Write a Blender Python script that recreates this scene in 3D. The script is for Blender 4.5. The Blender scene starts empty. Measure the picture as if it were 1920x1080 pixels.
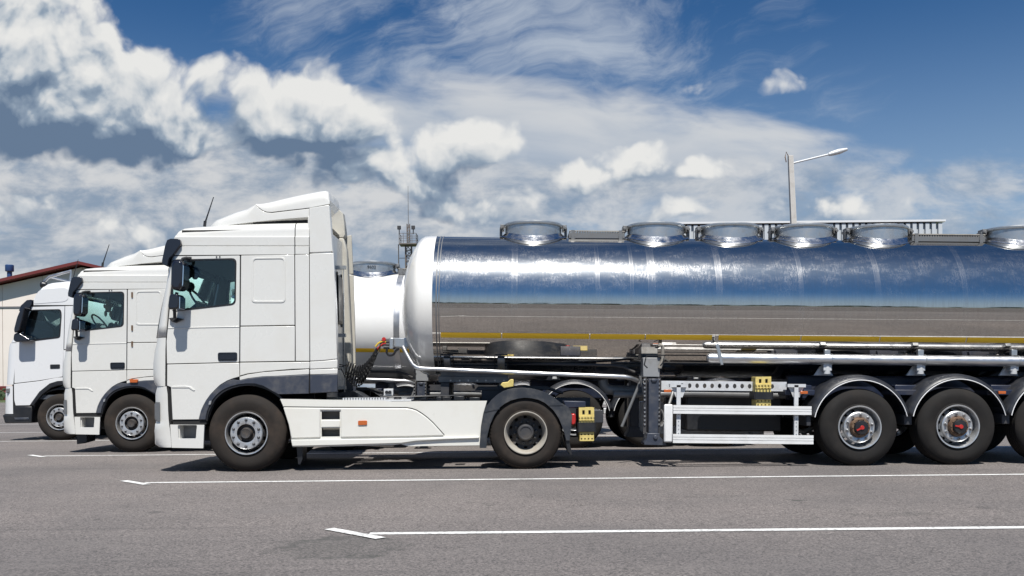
import bpy, bmesh, math, random
from mathutils import Vector, Matrix
R = math.radians
random.seed(7)
SC = bpy.context.scene
COL = SC.collection

# ------------------------------------------------------------------ camera
CAM_D, CAM_H, FPX, ROLL = 12.5, 1.15, 1700.0, 0.55      # metres to the near truck side, eye height, focal length (px of 1920)
cam_data = bpy.data.cameras.new('camera')
cam = bpy.data.objects.new('camera', cam_data)
COL.objects.link(cam)
cam.location = (0, -CAM_D, CAM_H)
cam.rotation_euler = (R(90), R(ROLL), 0)
cam_data.sensor_width = 36
cam_data.lens = 36 * FPX / 1920
cam_data.shift_y = 184 / 1920
cam_data.clip_end = 6000
SC.camera = cam

# ------------------------------------------------------------------ sun, exposure
SUN_EL, SUN_AZ = 61.0, 177.0                              # azimuth from +Y towards +X: behind the camera
sd = bpy.data.lights.new('sun', 'SUN')
sun = bpy.data.objects.new('sun', sd)
COL.objects.link(sun)
sd.energy = 5.0
sd.angle = R(0.5)
sd.color = (1.0, 0.965, 0.905)
sdir = Vector((math.sin(R(SUN_AZ)) * math.cos(R(SUN_EL)), math.cos(R(SUN_AZ)) * math.cos(R(SUN_EL)), math.sin(R(SUN_EL))))
sun.rotation_euler = (-sdir).to_track_quat('-Z', 'Y').to_euler()
sun.location = (0, -20, 40)
vs = SC.view_settings
SC.display_settings.display_device = 'sRGB'
vs.view_transform = 'Standard'
vs.look = 'None'
vs.exposure = 0.36
vs.gamma = 1
vs.use_curve_mapping = False
SC.cycles.use_denoising = True
SC.cycles.max_bounces = 8
SC.cycles.transparent_max_bounces = 12
SC.cycles.caustics_reflective = False
SC.cycles.caustics_refractive = False


class NT:
    """small helper to write node trees as expressions"""
    def __init__(s, tree):
        s.t = tree
        s.n = tree.nodes
        s.l = tree.links

    def put(s, sock, v):
        if isinstance(v, bpy.types.NodeSocket):
            s.l.new(v, sock)
        elif v is not None:
            sock.default_value = v

    def m(s, op, a, b=None, c=None, clamp=False):
        n = s.n.new('ShaderNodeMath')
        n.operation = op
        n.use_clamp = clamp
        s.put(n.inputs[0], a)
        s.put(n.inputs[1], b)
        s.put(n.inputs[2], c)
        return n.outputs[0]

    def add(s, a, b): return s.m('ADD', a, b)
    def sub(s, a, b): return s.m('SUBTRACT', a, b)
    def mul(s, a, b): return s.m('MULTIPLY', a, b)

    def ss(s, x, a, b, lo=0.0, hi=1.0):
        n = s.n.new('ShaderNodeMapRange')
        n.interpolation_type = 'SMOOTHSTEP'
        s.put(n.inputs[0], x)
        n.inputs[1].default_value = a
        n.inputs[2].default_value = b
        n.inputs[3].default_value = lo
        n.inputs[4].default_value = hi
        return n.outputs[0]

    def lin(s, x, a, b, lo=0.0, hi=1.0):
        n = s.n.new('ShaderNodeMapRange')
        s.put(n.inputs[0], x)
        n.inputs[1].default_value = a
        n.inputs[2].default_value = b
        n.inputs[3].default_value = lo
        n.inputs[4].default_value = hi
        return n.outputs[0]

    def xyz(s, v):
        n = s.n.new('ShaderNodeSeparateXYZ')
        s.put(n.inputs[0], v)
        return n.outputs

    def vec(s, x, y, z=0.0):
        n = s.n.new('ShaderNodeCombineXYZ')
        for i, q in enumerate((x, y, z)):
            s.put(n.inputs[i], q)
        return n.outputs[0]

    def vm(s, op, a, b=None):
        n = s.n.new('ShaderNodeVectorMath')
        n.operation = op
        s.put(n.inputs[0], a)
        if b is not None:
            s.put(n.inputs[1] if op != 'SCALE' else n.inputs[3], b)
        return n.outputs[0]

    def noise(s, v, scale=5, detail=4, rough=0.5, dist=0.0, color=False, lac=2.0, dim='3D'):
        n = s.n.new('ShaderNodeTexNoise')
        n.noise_dimensions = dim
        s.put(n.inputs['Vector'], v)
        n.inputs['Scale'].default_value = scale
        n.inputs['Detail'].default_value = detail
        n.inputs['Roughness'].default_value = rough
        n.inputs['Distortion'].default_value = dist
        n.inputs['Lacunarity'].default_value = lac
        return n.outputs[1] if color else n.outputs[0]

    def voro(s, v, scale=5, feature='F1', detail=0.0, smooth=0.5, rnd=1.0, out=0, dim='3D'):
        n = s.n.new('ShaderNodeTexVoronoi')
        n.voronoi_dimensions = dim
        n.feature = feature
        s.put(n.inputs['Vector'], v)
        n.inputs['Scale'].default_value = scale
        if 'Detail' in n.inputs: n.inputs['Detail'].default_value = detail
        if 'Smoothness' in n.inputs: n.inputs['Smoothness'].default_value = smooth
        n.inputs['Randomness'].default_value = rnd
        return n.outputs[out]

    def mix(s, f, a, b, blend='MIX'):
        n = s.n.new('ShaderNodeMix')
        n.data_type = 'RGBA'
        n.blend_type = blend
        s.put(n.inputs[0], f)
        s.put(n.inputs[6], a)
        s.put(n.inputs[7], b)
        return n.outputs[2]

    def obj(s):
        return s.n.new('ShaderNodeTexCoord').outputs['Object']

    def geo(s):
        return s.n.new('ShaderNodeNewGeometry').outputs['Position']

    def bump(s, h, strength=0.3, dist=0.01):
        n = s.n.new('ShaderNodeBump')
        n.inputs['Strength'].default_value = strength
        n.inputs['Distance'].default_value = dist
        s.put(n.inputs['Height'], h)
        return n.outputs[0]


# ------------------------------------------------------------------ sky: Nishita air plus procedural cloud layers by direction
world = bpy.data.worlds.new('World')
SC.world = world
world.use_nodes = True
wt = world.node_tree
for n in list(wt.nodes):
    wt.nodes.remove(n)
W = NT(wt)


def ang(u, v):                                              # direction of a photo point as tangents (east, up)
    return (u - 960) / FPX, (724 - v) / FPX


CUMULUS = [  # u, v of the core, half width, height above core, depth below core (px), strength
    (30, 180, 270, 330, 150, 2.1), (-190, 160, 220, 220, 150, 1.5), (235, 235, 205, 185, 92, 1.8), (120, 100, 150, 150, 120, 1.5),
    (355, 255, 115, 130, 52, 1.4), (610, 225, 170, 138, 78, 1.7), (490, 240, 130, 100, 70, 1.4),
    (410, 150, 140, 56, 56, .85), (690, 322, 210, 100, 60, 1.1), (868, 292, 135, 88, 56, 1.3), (770, 342, 170, 60, 48, 1.05),
    (1195, 307, 105, 64, 50, 1.3), (1092, 337, 95, 50, 40, 1.15), (1372, 331, 120, 46, 30, 1.25),
    (1440, 163, 115, 34, 24, .8), (1350, 170, 95, 26, 22, .62), (890, 392, 175, 56, 44, .9), (190, 440, 190, 44, 36, .65), (30, 375, 150, 66, 50, .85),
    (1570, 405, 150, 44, 40, .62), (1270, 408, 260, 40, 36, .7), (-290, 330, 200, 90, 60, 1.0), (2160, 385, 170, 50, 40, .7),
]
SHADED_BASES = [(130, 282, 350, 80, 1.15), (-60, 262, 220, 70, .9), (10, 245, 150, 60, .5), (330, 292, 110, 40, .8), (600, 280, 160, 48, .85), (680, 248, 80, 46, .55),
                (850, 325, 130, 34, .45), (1195, 342, 90, 24, .45), (440, 225, 80, 50, .35), (60, 60, 60, 60, .2), (280, 180, 110, 40, .2)]
g = bpy.data.node_groups.new('cloud_height', 'ShaderNodeTree')
g.interface.new_socket('Vector', in_out='INPUT', socket_type='NodeSocketVector')
g.interface.new_socket('Height', in_out='OUTPUT', socket_type='NodeSocketFloat')
gi = g.nodes.new('NodeGroupInput')
go = g.nodes.new('NodeGroupOutput')
G = NT(g)
p0 = gi.outputs[0]
wrp = G.noise(p0, 6.5, 4, .55, color=True, dim='2D')
p1 = G.vm('ADD', p0, G.vm('SCALE', G.vm('SUBTRACT', wrp, (.5, .5, .5)), .06))
px, py, _ = G.xyz(p1)
mass = None
for (u, v, rw, ru, rd, k) in CUMULUS:
    cx, cy = ang(u, v)
    dx = G.m('MULTIPLY_ADD', px, FPX / rw, -cx * FPX / rw)
    dy = G.m('MAXIMUM', G.m('MULTIPLY_ADD', py, FPX / ru, -cy * FPX / ru), G.m('MULTIPLY_ADD', py, -FPX / rd, cy * FPX / rd))
    r2 = G.m('MULTIPLY_ADD', dx, dx, G.mul(dy, dy))
    b = G.m('MULTIPLY_ADD', r2, -k, k)
    mass = b if mass is None else G.m('SMOOTH_MAX', mass, b, .2)
mass = G.m('MAXIMUM', mass, -1.2)
puff = G.sub(.36, G.voro(p1, 19, 'SMOOTH_F1', 3.0, .25, dim='2D'))
fb = G.sub(G.noise(p1, 20, 9, .6, dim='2D'), .5)
puff2 = G.sub(.36, G.voro(p1, 8.5, 'SMOOTH_F1', 2.0, .4, dim='2D'))
h = G.add(G.m('MULTIPLY_ADD', puff2, .75, G.add(mass, .16)), G.m('MULTIPLY_ADD', puff, .80, G.mul(fb, .70)))
g.links.new(h, go.inputs[0])

dirv = W.n.new('ShaderNodeTexCoord').outputs['Generated']
X, Y, Z = W.xyz(dirv)
yy = W.m('MAXIMUM', Y, .08)
S_, T_ = W.m('DIVIDE', X, yy), W.m('DIVIDE', Z, yy)
P0 = W.vec(S_, T_, 0.0)
front = W.ss(Y, .25, .55)


def cloud(vec):
    n = W.n.new('ShaderNodeGroup')
    n.node_tree = g
    W.put(n.inputs[0], vec)
    return n.outputs[0]


H0 = cloud(P0)
H1 = cloud(W.vm('ADD', P0, (.003, .020, 0)))
al_cu = W.mul(W.ss(H0, -.12, .55), front)
al_cu = W.mul(al_cu, W.ss(T_, .08, .16, .25, 1.0))
H2 = cloud(W.vm('ADD', P0, (.008, .060, 0)))
thick = W.ss(H0, .15, 1.5)
lit = W.m('MULTIPLY_ADD', W.sub(H0, H1), .72, W.m('MULTIPLY_ADD', W.m('MINIMUM', W.sub(H0, H2), .85), .36, W.m('MULTIPLY_ADD', thick, -.26, .47)))
cu_ramp = W.n.new('ShaderNodeValToRGB')
W.put(cu_ramp.inputs[0], lit)
e = cu_ramp.color_ramp.elements
e[0].position, e[0].color = .02, (.165, .245, .375, 1)
e[1].position, e[1].color = 1.0, (1, 1, .99, 1)
for pos, c in ((.38, (.36, .45, .57, 1)), (.56, (.63, .69, .76, 1)), (.76, (.86, .88, .90, 1))):
    k = e.new(pos)
    k.color = c
wb = W.vm('SCALE', W.vm('SUBTRACT', W.noise(P0, 9, 5, .6, color=True, dim='2D'), (.5, .5, .5)), .04)
bx_, by_, _ = W.xyz(W.vm('ADD', P0, wb))
dark = None
for (u, v, rw, rh, k) in SHADED_BASES:
    cx, cy = ang(u, v)
    dx = W.m('MULTIPLY_ADD', bx_, FPX / rw, -cx * FPX / rw)
    dy = W.m('MULTIPLY_ADD', by_, FPX / rh, -cy * FPX / rh)
    b = W.m('MULTIPLY', W.m('SUBTRACT', 1.0, W.m('MULTIPLY_ADD', dx, dx, W.mul(dy, dy)), clamp=True), k)
    dark = b if dark is None else W.m('MAXIMUM', dark, b)
dark = W.mul(dark, W.lin(W.noise(P0, 15, 6, .6, dim='2D'), .32, .68, .5, 1.15))
W.put(cu_ramp.inputs[0], W.m('MULTIPLY_ADD', dark, -.44, lit))
cu_col = W.mix(1.0, cu_ramp.outputs[0], (10.8, 10.8, 10.7, 1), 'MULTIPLY')

# thin air and high layers
sky = W.n.new('ShaderNodeTexSky')
sky.sky_type = 'NISHITA'
sky.sun_disc = False
sky.sun_elevation = R(SUN_EL)
sky.sun_rotation = R(SUN_AZ)
sky.altitude = 200
sky.air_density = 1.0
sky.dust_density = 0.6
sky.ozone_density = 3.0
base = W.mix(1.0, sky.outputs[0], W.mix(W.ss(Z, .0, .30), (.72, .80, .88, 1), (.36, .72, 1.02, 1)), 'MULTIPLY')

# cirrus: combed streaks, rising to the right
wv = W.vm('SUBTRACT', W.noise(P0, 5, 3, .5, color=True, dim='2D'), (.5, .5, .5))
c1 = W.m('MULTIPLY_ADD', S_, .96, W.mul(T_, .28))
c2 = W.m('MULTIPLY_ADD', T_, .96, W.mul(S_, -.28))
CV = W.vm('ADD', W.vec(W.mul(c1, 4.5), W.mul(c2, 17), 0), W.vm('SCALE', wv, 1.7))
st = W.noise(CV, 1.0, 9, .64, dim='2D')
big = W.noise(W.vm('ADD', P0, (4.2, 1.7, 0)), 4.5, 3, .5, dim='2D')
reg = W.mul(W.ss(S_, -.44, -.2), W.ss(S_, .62, .15))
reg = W.mul(reg, W.ss(T_, .18, .30))
al_ci = W.ss(W.add(W.m('MULTIPLY_ADD', W.sub(big, .5), .5, st), W.mul(W.sub(reg, .8), .4)), .40, .95)
al_ci = W.mul(W.mul(al_ci, W.m('MULTIPLY_ADD', reg, .70, .13)), front)
# broad smooth sheet below the cirrus
q = W.vm('ADD', W.vec(W.mul(W.m('MULTIPLY_ADD', T_, 1.4, S_), 3.2), W.mul(T_, 11), 0), W.vm('SCALE', wv, .5))
sh = W.noise(q, 1.6, 6, .5, dim='2D')
sx = W.mul(W.sub(S_, .055), 1 / .36)
sy = W.mul(W.m('MULTIPLY_ADD', S_, .12, W.sub(T_, .275)), 1 / .075)
shm = W.sub(1.0, W.m('MULTIPLY_ADD', sx, sx, W.mul(sy, sy)))
shd = W.m('MULTIPLY_ADD', W.sub(sh, .5), 1.9, shm)
al_sh = W.mul(W.mul(W.ss(shd, .0, .8), .88), front)
sh_col = W.mix(W.ss(W.m('MULTIPLY_ADD', sy, .5, sh), .15, .9), (4.8, 5.8, 7.2, 1), (8.8, 9.0, 9.2, 1))
# low deck towards the horizon
q2 = W.vm('ADD', W.vec(W.mul(S_, 6.0), W.mul(T_, 12.5), 0), W.vm('SCALE', wv, .45))
dk = W.noise(q2, 1.5, 9, .58, dim='2D')
dk_b = W.noise(W.vm('ADD', q2, (3.3, .35, 0)), 1.6, 8, .6, dim='2D')
lowm = W.mul(W.ss(W.m('MULTIPLY_ADD', W.ss(S_, -.1, -.3), -.06, T_), .29, .215), W.m('MULTIPLY_ADD', W.ss(S_, .3, -.12), .28, .72))
al_dk = W.mul(W.ss(W.m('MULTIPLY_ADD', W.sub(lowm, .5), .62, dk), .38, .68), W.mul(lowm, .95))
al_dk = W.mul(al_dk, front)
dk_lit = W.ss(W.m('MULTIPLY_ADD', W.sub(dk, .5), .5, dk_b), .32, .68)
dk_col = W.mix(dk_lit, (3.5, 4.5, 5.9, 1), (8.8, 8.9, 9.0, 1))
haze_c = W.mul(W.ss(Z, .40, .0), .85)

col = W.mix(haze_c, base, (5.2, 7.1, 9.3, 1))
col = W.mix(al_ci, col, (6.8, 7.6, 8.7, 1))
col = W.mix(al_sh, col, sh_col)
col = W.mix(al_dk, col, dk_col)
col = W.mix(al_cu, col, cu_col)
bg = W.n.new('ShaderNodeBackground')
W.put(bg.inputs[0], col)
bg.inputs[1].default_value = 0.058
wo = W.n.new('ShaderNodeOutputWorld')
W.l.new(bg.outputs[0], wo.inputs[0])
world.cycles.sampling_method = 'MANUAL'
world.cycles.sample_map_resolution = 512

# ------------------------------------------------------------------ geometry helpers
_c, _s = math.cos(R(ROLL)), math.sin(R(ROLL))


def P(u, v, Y=0.0):
    """photo point at distance Y behind the near truck side -> world x, z"""
    a, b = u - 960, v - 724
    d = Y + CAM_D
    return ((a * _c - b * _s) * d / FPX, CAM_H - (a * _s + b * _c) * d / FPX)


def PL(pts, Y=0.0):
    return [P(u, v, Y) for u, v in pts]


ORG = {}
FAR = {}


class MB:
    def __init__(s):
        s.v = []
        s.f = []
        s.mir = None

    def add(s, vs, fs):
        k = len(s.v)
        s.v += [tuple(p) for p in vs]
        s.f += [tuple(i + k for i in f) for f in fs]
        return s

    def box(s, x0, x1, y0, y1, z0, z1):
        return s.add([(x0, y0, z0), (x1, y0, z0), (x1, y1, z0), (x0, y1, z0), (x0, y0, z1), (x1, y0, z1), (x1, y1, z1), (x0, y1, z1)],
                     [(0, 3, 2, 1), (4, 5, 6, 7), (0, 1, 5, 4), (1, 2, 6, 5), (2, 3, 7, 6), (3, 0, 4, 7)])

    def prism(s, poly, y0, y1):
        """outline in x,z pushed from y0 to y1"""
        a = sum(poly[i][0] * poly[(i + 1) % len(poly)][1] - poly[(i + 1) % len(poly)][0] * poly[i][1] for i in range(len(poly)))
        if a < 0:
            poly = poly[::-1]
        if y0 > y1:
            y0, y1 = y1, y0
        n = len(poly)
        vs = [(x, y0, z) for x, z in poly] + [(x, y1, z) for x, z in poly]
        fs = [tuple(range(n)), tuple(range(2 * n - 1, n - 1, -1))]
        fs += [(i + n, (i + 1) % n + n, (i + 1) % n, i) for i in range(n)]
        return s.add(vs, fs)

    def ring(s, outer, inner, y0, y1):
        """frame between two closed outlines with equal point counts"""
        n = len(outer)
        vs = []
        for y in (y0, y1):
            vs += [(x, y, z) for x, z in outer] + [(x, y, z) for x, z in inner]
        fs = []
        for i in range(n):
            j = (i + 1) % n
            fs += [(i, j, n + j, n + i), (2 * n + j, 2 * n + i, 3 * n + i, 3 * n + j), (j, i, 2 * n + i, 2 * n + j), (n + i, n + j, 3 * n + j, 3 * n + i)]
        return s.add(vs, fs)

    def lathe(s, prof, c, axis='y', n=48, sign=1, closed=False):
        """profile of (radius, offset along axis)"""
        vs = []
        m = len(prof)
        for i in range(n):
            t = 2 * math.pi * i / n
            co, si = math.cos(t), math.sin(t)
            for r, o in prof:
                if axis == 'y':
                    vs.append((c[0] + r * co, c[1] + o * sign, c[2] + r * si))
                elif axis == 'x':
                    vs.append((c[0] + o * sign, c[1] + r * co, c[2] + r * si))
                else:
                    vs.append((c[0] + r * co, c[1] + r * si, c[2] + o * sign))
        fs = []
        for i in range(n):
            j = (i + 1) % n
            for k in range(m if closed else m - 1):
                l = (k + 1) % m
                fs.append((i * m + k, i * m + l, j * m + l, j * m + k))
        return s.add(vs, fs)

    def cyl(s, p0, p1, r, n=16, r1=None, caps=True):
        return s.tube([p0, p1], [r, r if r1 is None else r1], n, caps)

    def tube(s, pts, r, n=10, caps=True):
        pts = [Vector(p) for p in pts]
        k = len(pts)
        if not isinstance(r, (list, tuple)):
            r = [r] * k
        vs = []
        up = None
        for i, p in enumerate(pts):
            d = (pts[min(i + 1, k - 1)] - pts[max(i - 1, 0)]).normalized()
            if up is None:
                up = Vector((0, 0, 1)) if abs(d.z) < .9 else Vector((1, 0, 0))
            up = (up - d * up.dot(d)).normalized()
            sd_ = d.cross(up)
            for j in range(n):
                t = 2 * math.pi * j / n
                vs.append(p + (up * math.cos(t) + sd_ * math.sin(t)) * r[i])
        fs = []
        for i in range(k - 1):
            for j in range(n):
                l = (j + 1) % n
                fs.append((i * n + j, i * n + l, (i + 1) * n + l, (i + 1) * n + j))
        if caps:
            fs += [tuple(range(n - 1, -1, -1)), tuple(range((k - 1) * n, k * n))]
        return s.add(vs, fs)

    def grid(s, rows, closed=False):
        m = len(rows[0])
        vs = [p for r in rows for p in r]
        fs = []
        for i in range(len(rows) - 1):
            for j in range(m if closed else m - 1):
                l = (j + 1) % m
                fs.append((i * m + j, i * m + l, (i + 1) * m + l, (i + 1) * m + j))
        return s.add(vs, fs)

    def arc(s, cx, cz, r0, r1, a0, a1, y0, y1, n=24):
        """part of a flat ring about an axis along y (degrees)"""
        o = [(cx + r1 * math.cos(R(a0 + (a1 - a0) * i / n)), cz + r1 * math.sin(R(a0 + (a1 - a0) * i / n))) for i in range(n + 1)]
        q = [(cx + r0 * math.cos(R(a0 + (a1 - a0) * i / n)), cz + r0 * math.sin(R(a0 + (a1 - a0) * i / n))) for i in range(n + 1)]
        return s.strip(o, q, y0, y1)

    def strip(s, o, q, y0, y1):
        """band between two open outlines with equal point counts, pushed from y0 to y1"""
        n = len(o)
        vs = [(x, y0, z) for x, z in o] + [(x, y0, z) for x, z in q] + [(x, y1, z) for x, z in o] + [(x, y1, z) for x, z in q]
        fs = []
        for i in range(n - 1):
            fs += [(i, i + 1, n + i + 1, n + i), (2 * n + i + 1, 2 * n + i, 3 * n + i, 3 * n + i + 1),
                   (i + 1, i, 2 * n + i, 2 * n + i + 1), (n + i, n + i + 1, 3 * n + i + 1, 3 * n + i)]
        fs += [(0, n, 3 * n, 2 * n), (n - 1, 3 * n - 1, 4 * n - 1, 2 * n - 1)]
        return s.add(vs, fs)

    def mirror(s, yc=1.25):
        """the same piece again on the other side of the plane y = yc, as an object of its own"""
        s.mir = yc
        return s

    def double(s, yc=1.25):
        """add the mirror image to the same mesh"""
        k = len(s.v)
        f0 = list(s.f)
        s.v += [(x, 2 * yc - y, z) for x, y, z in s.v]
        s.f += [tuple(i + k for i in f[::-1]) for f in f0]
        return s

    def build(s, name, mat, parent=None, **kw):
        o = s.build_one(name, mat, parent, **kw)
        if s.mir is not None:
            q = MB().add([(x, 2 * s.mir - y, z) for x, y, z in s.v], [f[::-1] for f in s.f])
            FAR[o.name] = q.build_one(name, mat, FAR.get(parent.name, parent) if parent else None, **kw)
        return o

    def build_one(s, name, mat, parent=None, bevel=0.0, angle=35, seg=2, recalc=True, flat=False, tilt=None):
        me = bpy.data.meshes.new(name)
        off = Vector(ORG.get(parent.name, (0, 0, 0))) if parent else Vector((0, 0, 0))
        if tilt:
            off = Vector(tilt[0])
        me.from_pydata([Vector(p) - off for p in s.v], [], s.f)
        if recalc:
            bm = bmesh.new()
            bm.from_mesh(me)
            bmesh.ops.recalc_face_normals(bm, faces=bm.faces)
            bm.to_mesh(me)
            bm.free()
        if not flat:
            me.polygons.foreach_set('use_smooth', [True] * len(me.polygons))
            me.set_sharp_from_angle(angle=R(angle))
        o = bpy.data.objects.new(name, me)
        COL.objects.link(o)
        if mat:
            me.materials.append(mat)
        if parent:
            o.parent = parent
        ORG[o.name] = tuple(off)
        if tilt:                                            # part of the nose-up trailer: turned about its pivot
            po = Vector(ORG[parent.name])
            o.location = Vector(tilt[0]) - po
            o.rotation_euler = (0, tilt[1], 0)
        if bevel:
            b = o.modifiers.new('bevel', 'BEVEL')
            b.width = bevel
            b.segments = seg
            b.limit_method = 'ANGLE'
            b.angle_limit = R(40)
            b.harden_normals = False
        return o


def thing(name, label, cat, loc, group=None, kind=None):
    o = bpy.data.objects.new(name, None)
    COL.objects.link(o)
    o.empty_display_size = .2
    o.location = loc
    ORG[o.name] = tuple(loc)
    return tag(o, label, cat, group, kind)


def tag(o, label=None, cat=None, group=None, kind=None):
    if label: o['label'] = label
    if cat: o['category'] = cat
    if group: o['group'] = group
    if kind: o['kind'] = kind
    return o


def copy_tree(o, parent=None, skip=()):
    c = o.copy()
    COL.objects.link(c)
    c.parent = parent
    ORG[c.name] = ORG.get(o.name, (0, 0, 0))
    for ch in list(o.children):
        if ch.name.split('.')[0] not in skip:
            copy_tree(ch, c, skip)
    return c


def child(o, name):
    for c in o.children:
        if c.name.split('.')[0] == name:
            return c


def rrect(x0, x1, z0, z1, r, n=5):
    p = []
    for cx, cz, a in ((x1 - r, z1 - r, 0), (x0 + r, z1 - r, 90), (x0 + r, z0 + r, 180), (x1 - r, z0 + r, 270)):
        for i in range(n + 1):
            t = R(a + 90 * i / n)
            p.append((cx + r * math.cos(t), cz + r * math.sin(t)))
    return p


def round_poly(poly, r, n=4):
    """round the corners of an outline"""
    out = []
    k = len(poly)
    for i in range(k):
        p, a, b = Vector(poly[i]), Vector(poly[i - 1]), Vector(poly[(i + 1) % k])
        rr = min(r, (a - p).length * .45, (b - p).length * .45)
        s0, s1 = p + (a - p).normalized() * rr, p + (b - p).normalized() * rr
        for j in range(n + 1):
            t = j / n
            out.append(tuple(s0 * (1 - t) ** 2 + p * 2 * t * (1 - t) + s1 * t ** 2))
    return out


def ray_loops(outer, inner, n=72):
    """resample two outlines by rays from the inner one's middle, keeping every corner"""
    cx = sum(p[0] for p in inner) / len(inner)
    cz = sum(p[1] for p in inner) / len(inner)
    angs = {round(math.atan2(z - cz, x - cx), 5) for x, z in list(outer) + list(inner)}
    angs |= {round(-math.pi + 2 * math.pi * i / n, 5) for i in range(n)}
    angs = sorted(angs)

    def hit(poly, t):
        dx, dz = math.cos(t), math.sin(t)
        best = None
        for i in range(len(poly)):
            ax, az = poly[i][0] - cx, poly[i][1] - cz
            bx, bz = poly[(i + 1) % len(poly)][0] - cx, poly[(i + 1) % len(poly)][1] - cz
            ex, ez = bx - ax, bz - az
            den = dx * ez - dz * ex
            if abs(den) < 1e-12: continue
            k = (ax * ez - az * ex) / den
            w = (ax * dz - az * dx) / den
            if k > 0 and -1e-6 <= w <= 1 + 1e-6 and (best is None or k > best):
                best = k
        return (cx + dx * best, cz + dz * best)
    return [hit(outer, t) for t in angs], [hit(inner, t) for t in angs]


def interp(tab, x):
    if x <= tab[0][0]: return tab[0][1]
    for (a, b), (c, d) in zip(tab, tab[1:]):
        if x <= c:
            return b + (d - b) * (x - a) / (c - a)
    return tab[-1][1]


def catmull(pts, k=6):
    out = []
    n = len(pts)
    for i in range(n - 1):
        p0, p1, p2, p3 = (Vector(pts[max(i - 1, 0)]), Vector(pts[i]), Vector(pts[i + 1]), Vector(pts[min(i + 2, n - 1)]))
        for j in range(k):
            t = j / k
            out.append(tuple(.5 * ((2 * p1) + (p2 - p0) * t + (2 * p0 - 5 * p1 + 4 * p2 - p3) * t * t + (3 * p1 - p0 - 3 * p2 + p3) * t ** 3)))
    out.append(tuple(pts[-1]))
    return out


# ------------------------------------------------------------------ materials
def mat(name, col=(.5, .5, .5), rough=.5, metal=0.0, coat=0.0, spec=.5):
    m = bpy.data.materials.new(name)
    m.use_nodes = True
    b = m.node_tree.nodes['Principled BSDF']
    b.inputs['Base Color'].default_value = (*col, 1)
    b.inputs['Roughness'].default_value = rough
    b.inputs['Metallic'].default_value = metal
    b.inputs['Coat Weight'].default_value = coat
    b.inputs['Coat Roughness'].default_value = .06
    b.inputs['Specular IOR Level'].default_value = spec
    return m


def worn(m, dirt, amount=.35, scale=4.0, rough=None, grain=None, low=None):
    """wear: blotchy dirt over the base colour and an uneven gloss"""
    t = NT(m.node_tree)
    b = m.node_tree.nodes['Principled BSDF']
    o = t.obj()
    n1 = t.noise(o, scale, 8, .62)
    f = t.ss(n1, .42, .72, 0, amount)
    base = tuple(b.inputs['Base Color'].default_value)
    c = t.mix(f, base, (*dirt, 1))
    if grain:
        n2 = t.noise(o, grain, 3, .6)
        c = t.mix(t.lin(n2, .3, .7, .0, .35), c, tuple(x * .6 for x in base[:3]) + (1,))
    t.put(b.inputs['Base Color'], c)
    r = b.inputs['Roughness'].default_value
    t.put(b.inputs['Roughness'], t.lin(n1, .3, .7, max(.02, r - .08), min(1, r + (rough or .15))))
    return m


M = {}
M['paint'] = worn(mat('white_paint', (.64, .635, .605), .28, 0, .6), (.50, .46, .38), .16, 2.6)
M['paint2'] = worn(mat('white_paint_cool', (.68, .685, .69), .3, 0, .5), (.6, .58, .52), .06, 2.2)
M['skirt'] = worn(mat('skirt_paint', (.69, .68, .63), .34, 0, .3), (.52, .47, .37), .18, 2.6)
M['trim'] = worn(mat('slate_plastic', (.036, .043, .062), .42), (.13, .125, .12), .45, 6)
M['black'] = worn(mat('black_plastic', (.012, .013, .016), .38), (.05, .045, .04), .25, 6)
M['glossblack'] = mat('gloss_black', (.010, .011, .018), .16, 0, .4)
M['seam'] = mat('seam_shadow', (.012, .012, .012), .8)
M['chassis'] = worn(mat('chassis_grey', (.030, .032, .038), .6), (.10, .085, .07), .5, 3.5)
M['navy'] = worn(mat('navy_steel', (.012, .018, .040), .45), (.06, .055, .05), .35, 4)
M['tyre'] = worn(mat('tyre_rubber', (.0125, .0115, .011), .82, spec=.3), (.028, .0245, .022), .7, 3.2)
M['tyre_dusty'] = worn(mat('tyre_rubber_dusty', (.020, .0165, .0142), .85, spec=.3), (.056, .042, .033), .75, 2.6)
M['rim'] = worn(mat('rim_silver', (.62, .63, .64), .34, .75), (.20, .16, .12), .45, 9)
M['rim_dark'] = worn(mat('rim_dark', (.05, .05, .052), .55, .3), (.16, .12, .085), .6, 8)
M['rim_cream'] = worn(mat('rim_cream', (.37, .345, .30), .5), (.22, .17, .12), .5, 7)
M['hub_rust'] = worn(mat('hub_rust', (.14, .085, .055), .6, .4), (.30, .21, .13), .6, 22)
M['nut'] = mat('nut_steel', (.40, .40, .40), .35, .8)
M['nut_dark'] = mat('nut_dark', (.10, .10, .105), .45, .6)
M['red'] = mat('red_plastic', (.42, .025, .022), .3)
M['amber'] = mat('amber_lens', (.46, .11, .025), .2, 0, .5)
M['yellow'] = worn(mat('yellow_plastic', (.64, .51, .17), .5), (.32, .24, .08), .5, 14)
M['galv'] = worn(mat('galvanised_steel', (.52, .54, .55), .36, .85), (.34, .34, .33), .6, 10)
M['alu'] = worn(mat('brushed_aluminium', (.76, .76, .75), .36, .1), (.5, .49, .47), .35, 7)
M['greysteel'] = worn(mat('grey_painted_steel', (.17, .175, .18), .45, .2), (.12, .11, .10), .5, 6)
M['silverpaint'] = worn(mat('silver_painted_steel', (.62, .63, .64), .42, .2), (.3, .29, .27), .4, 8)
M['white_edge'] = mat('white_fender_edge', (.72, .72, .72), .4)
M['interior'] = mat('cab_interior', (.055, .062, .075), .8)
M['interior_light'] = mat('cab_lining', (.20, .22, .24), .8)
M['mirror'] = mat('mirror_glass', (.8, .82, .85), .03, 1.0)
M['hose_yellow'] = mat('hose_yellow', (.65, .45, .05), .4)
M['hose_black'] = mat('hose_black', (.010, .010, .011), .45)
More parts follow.
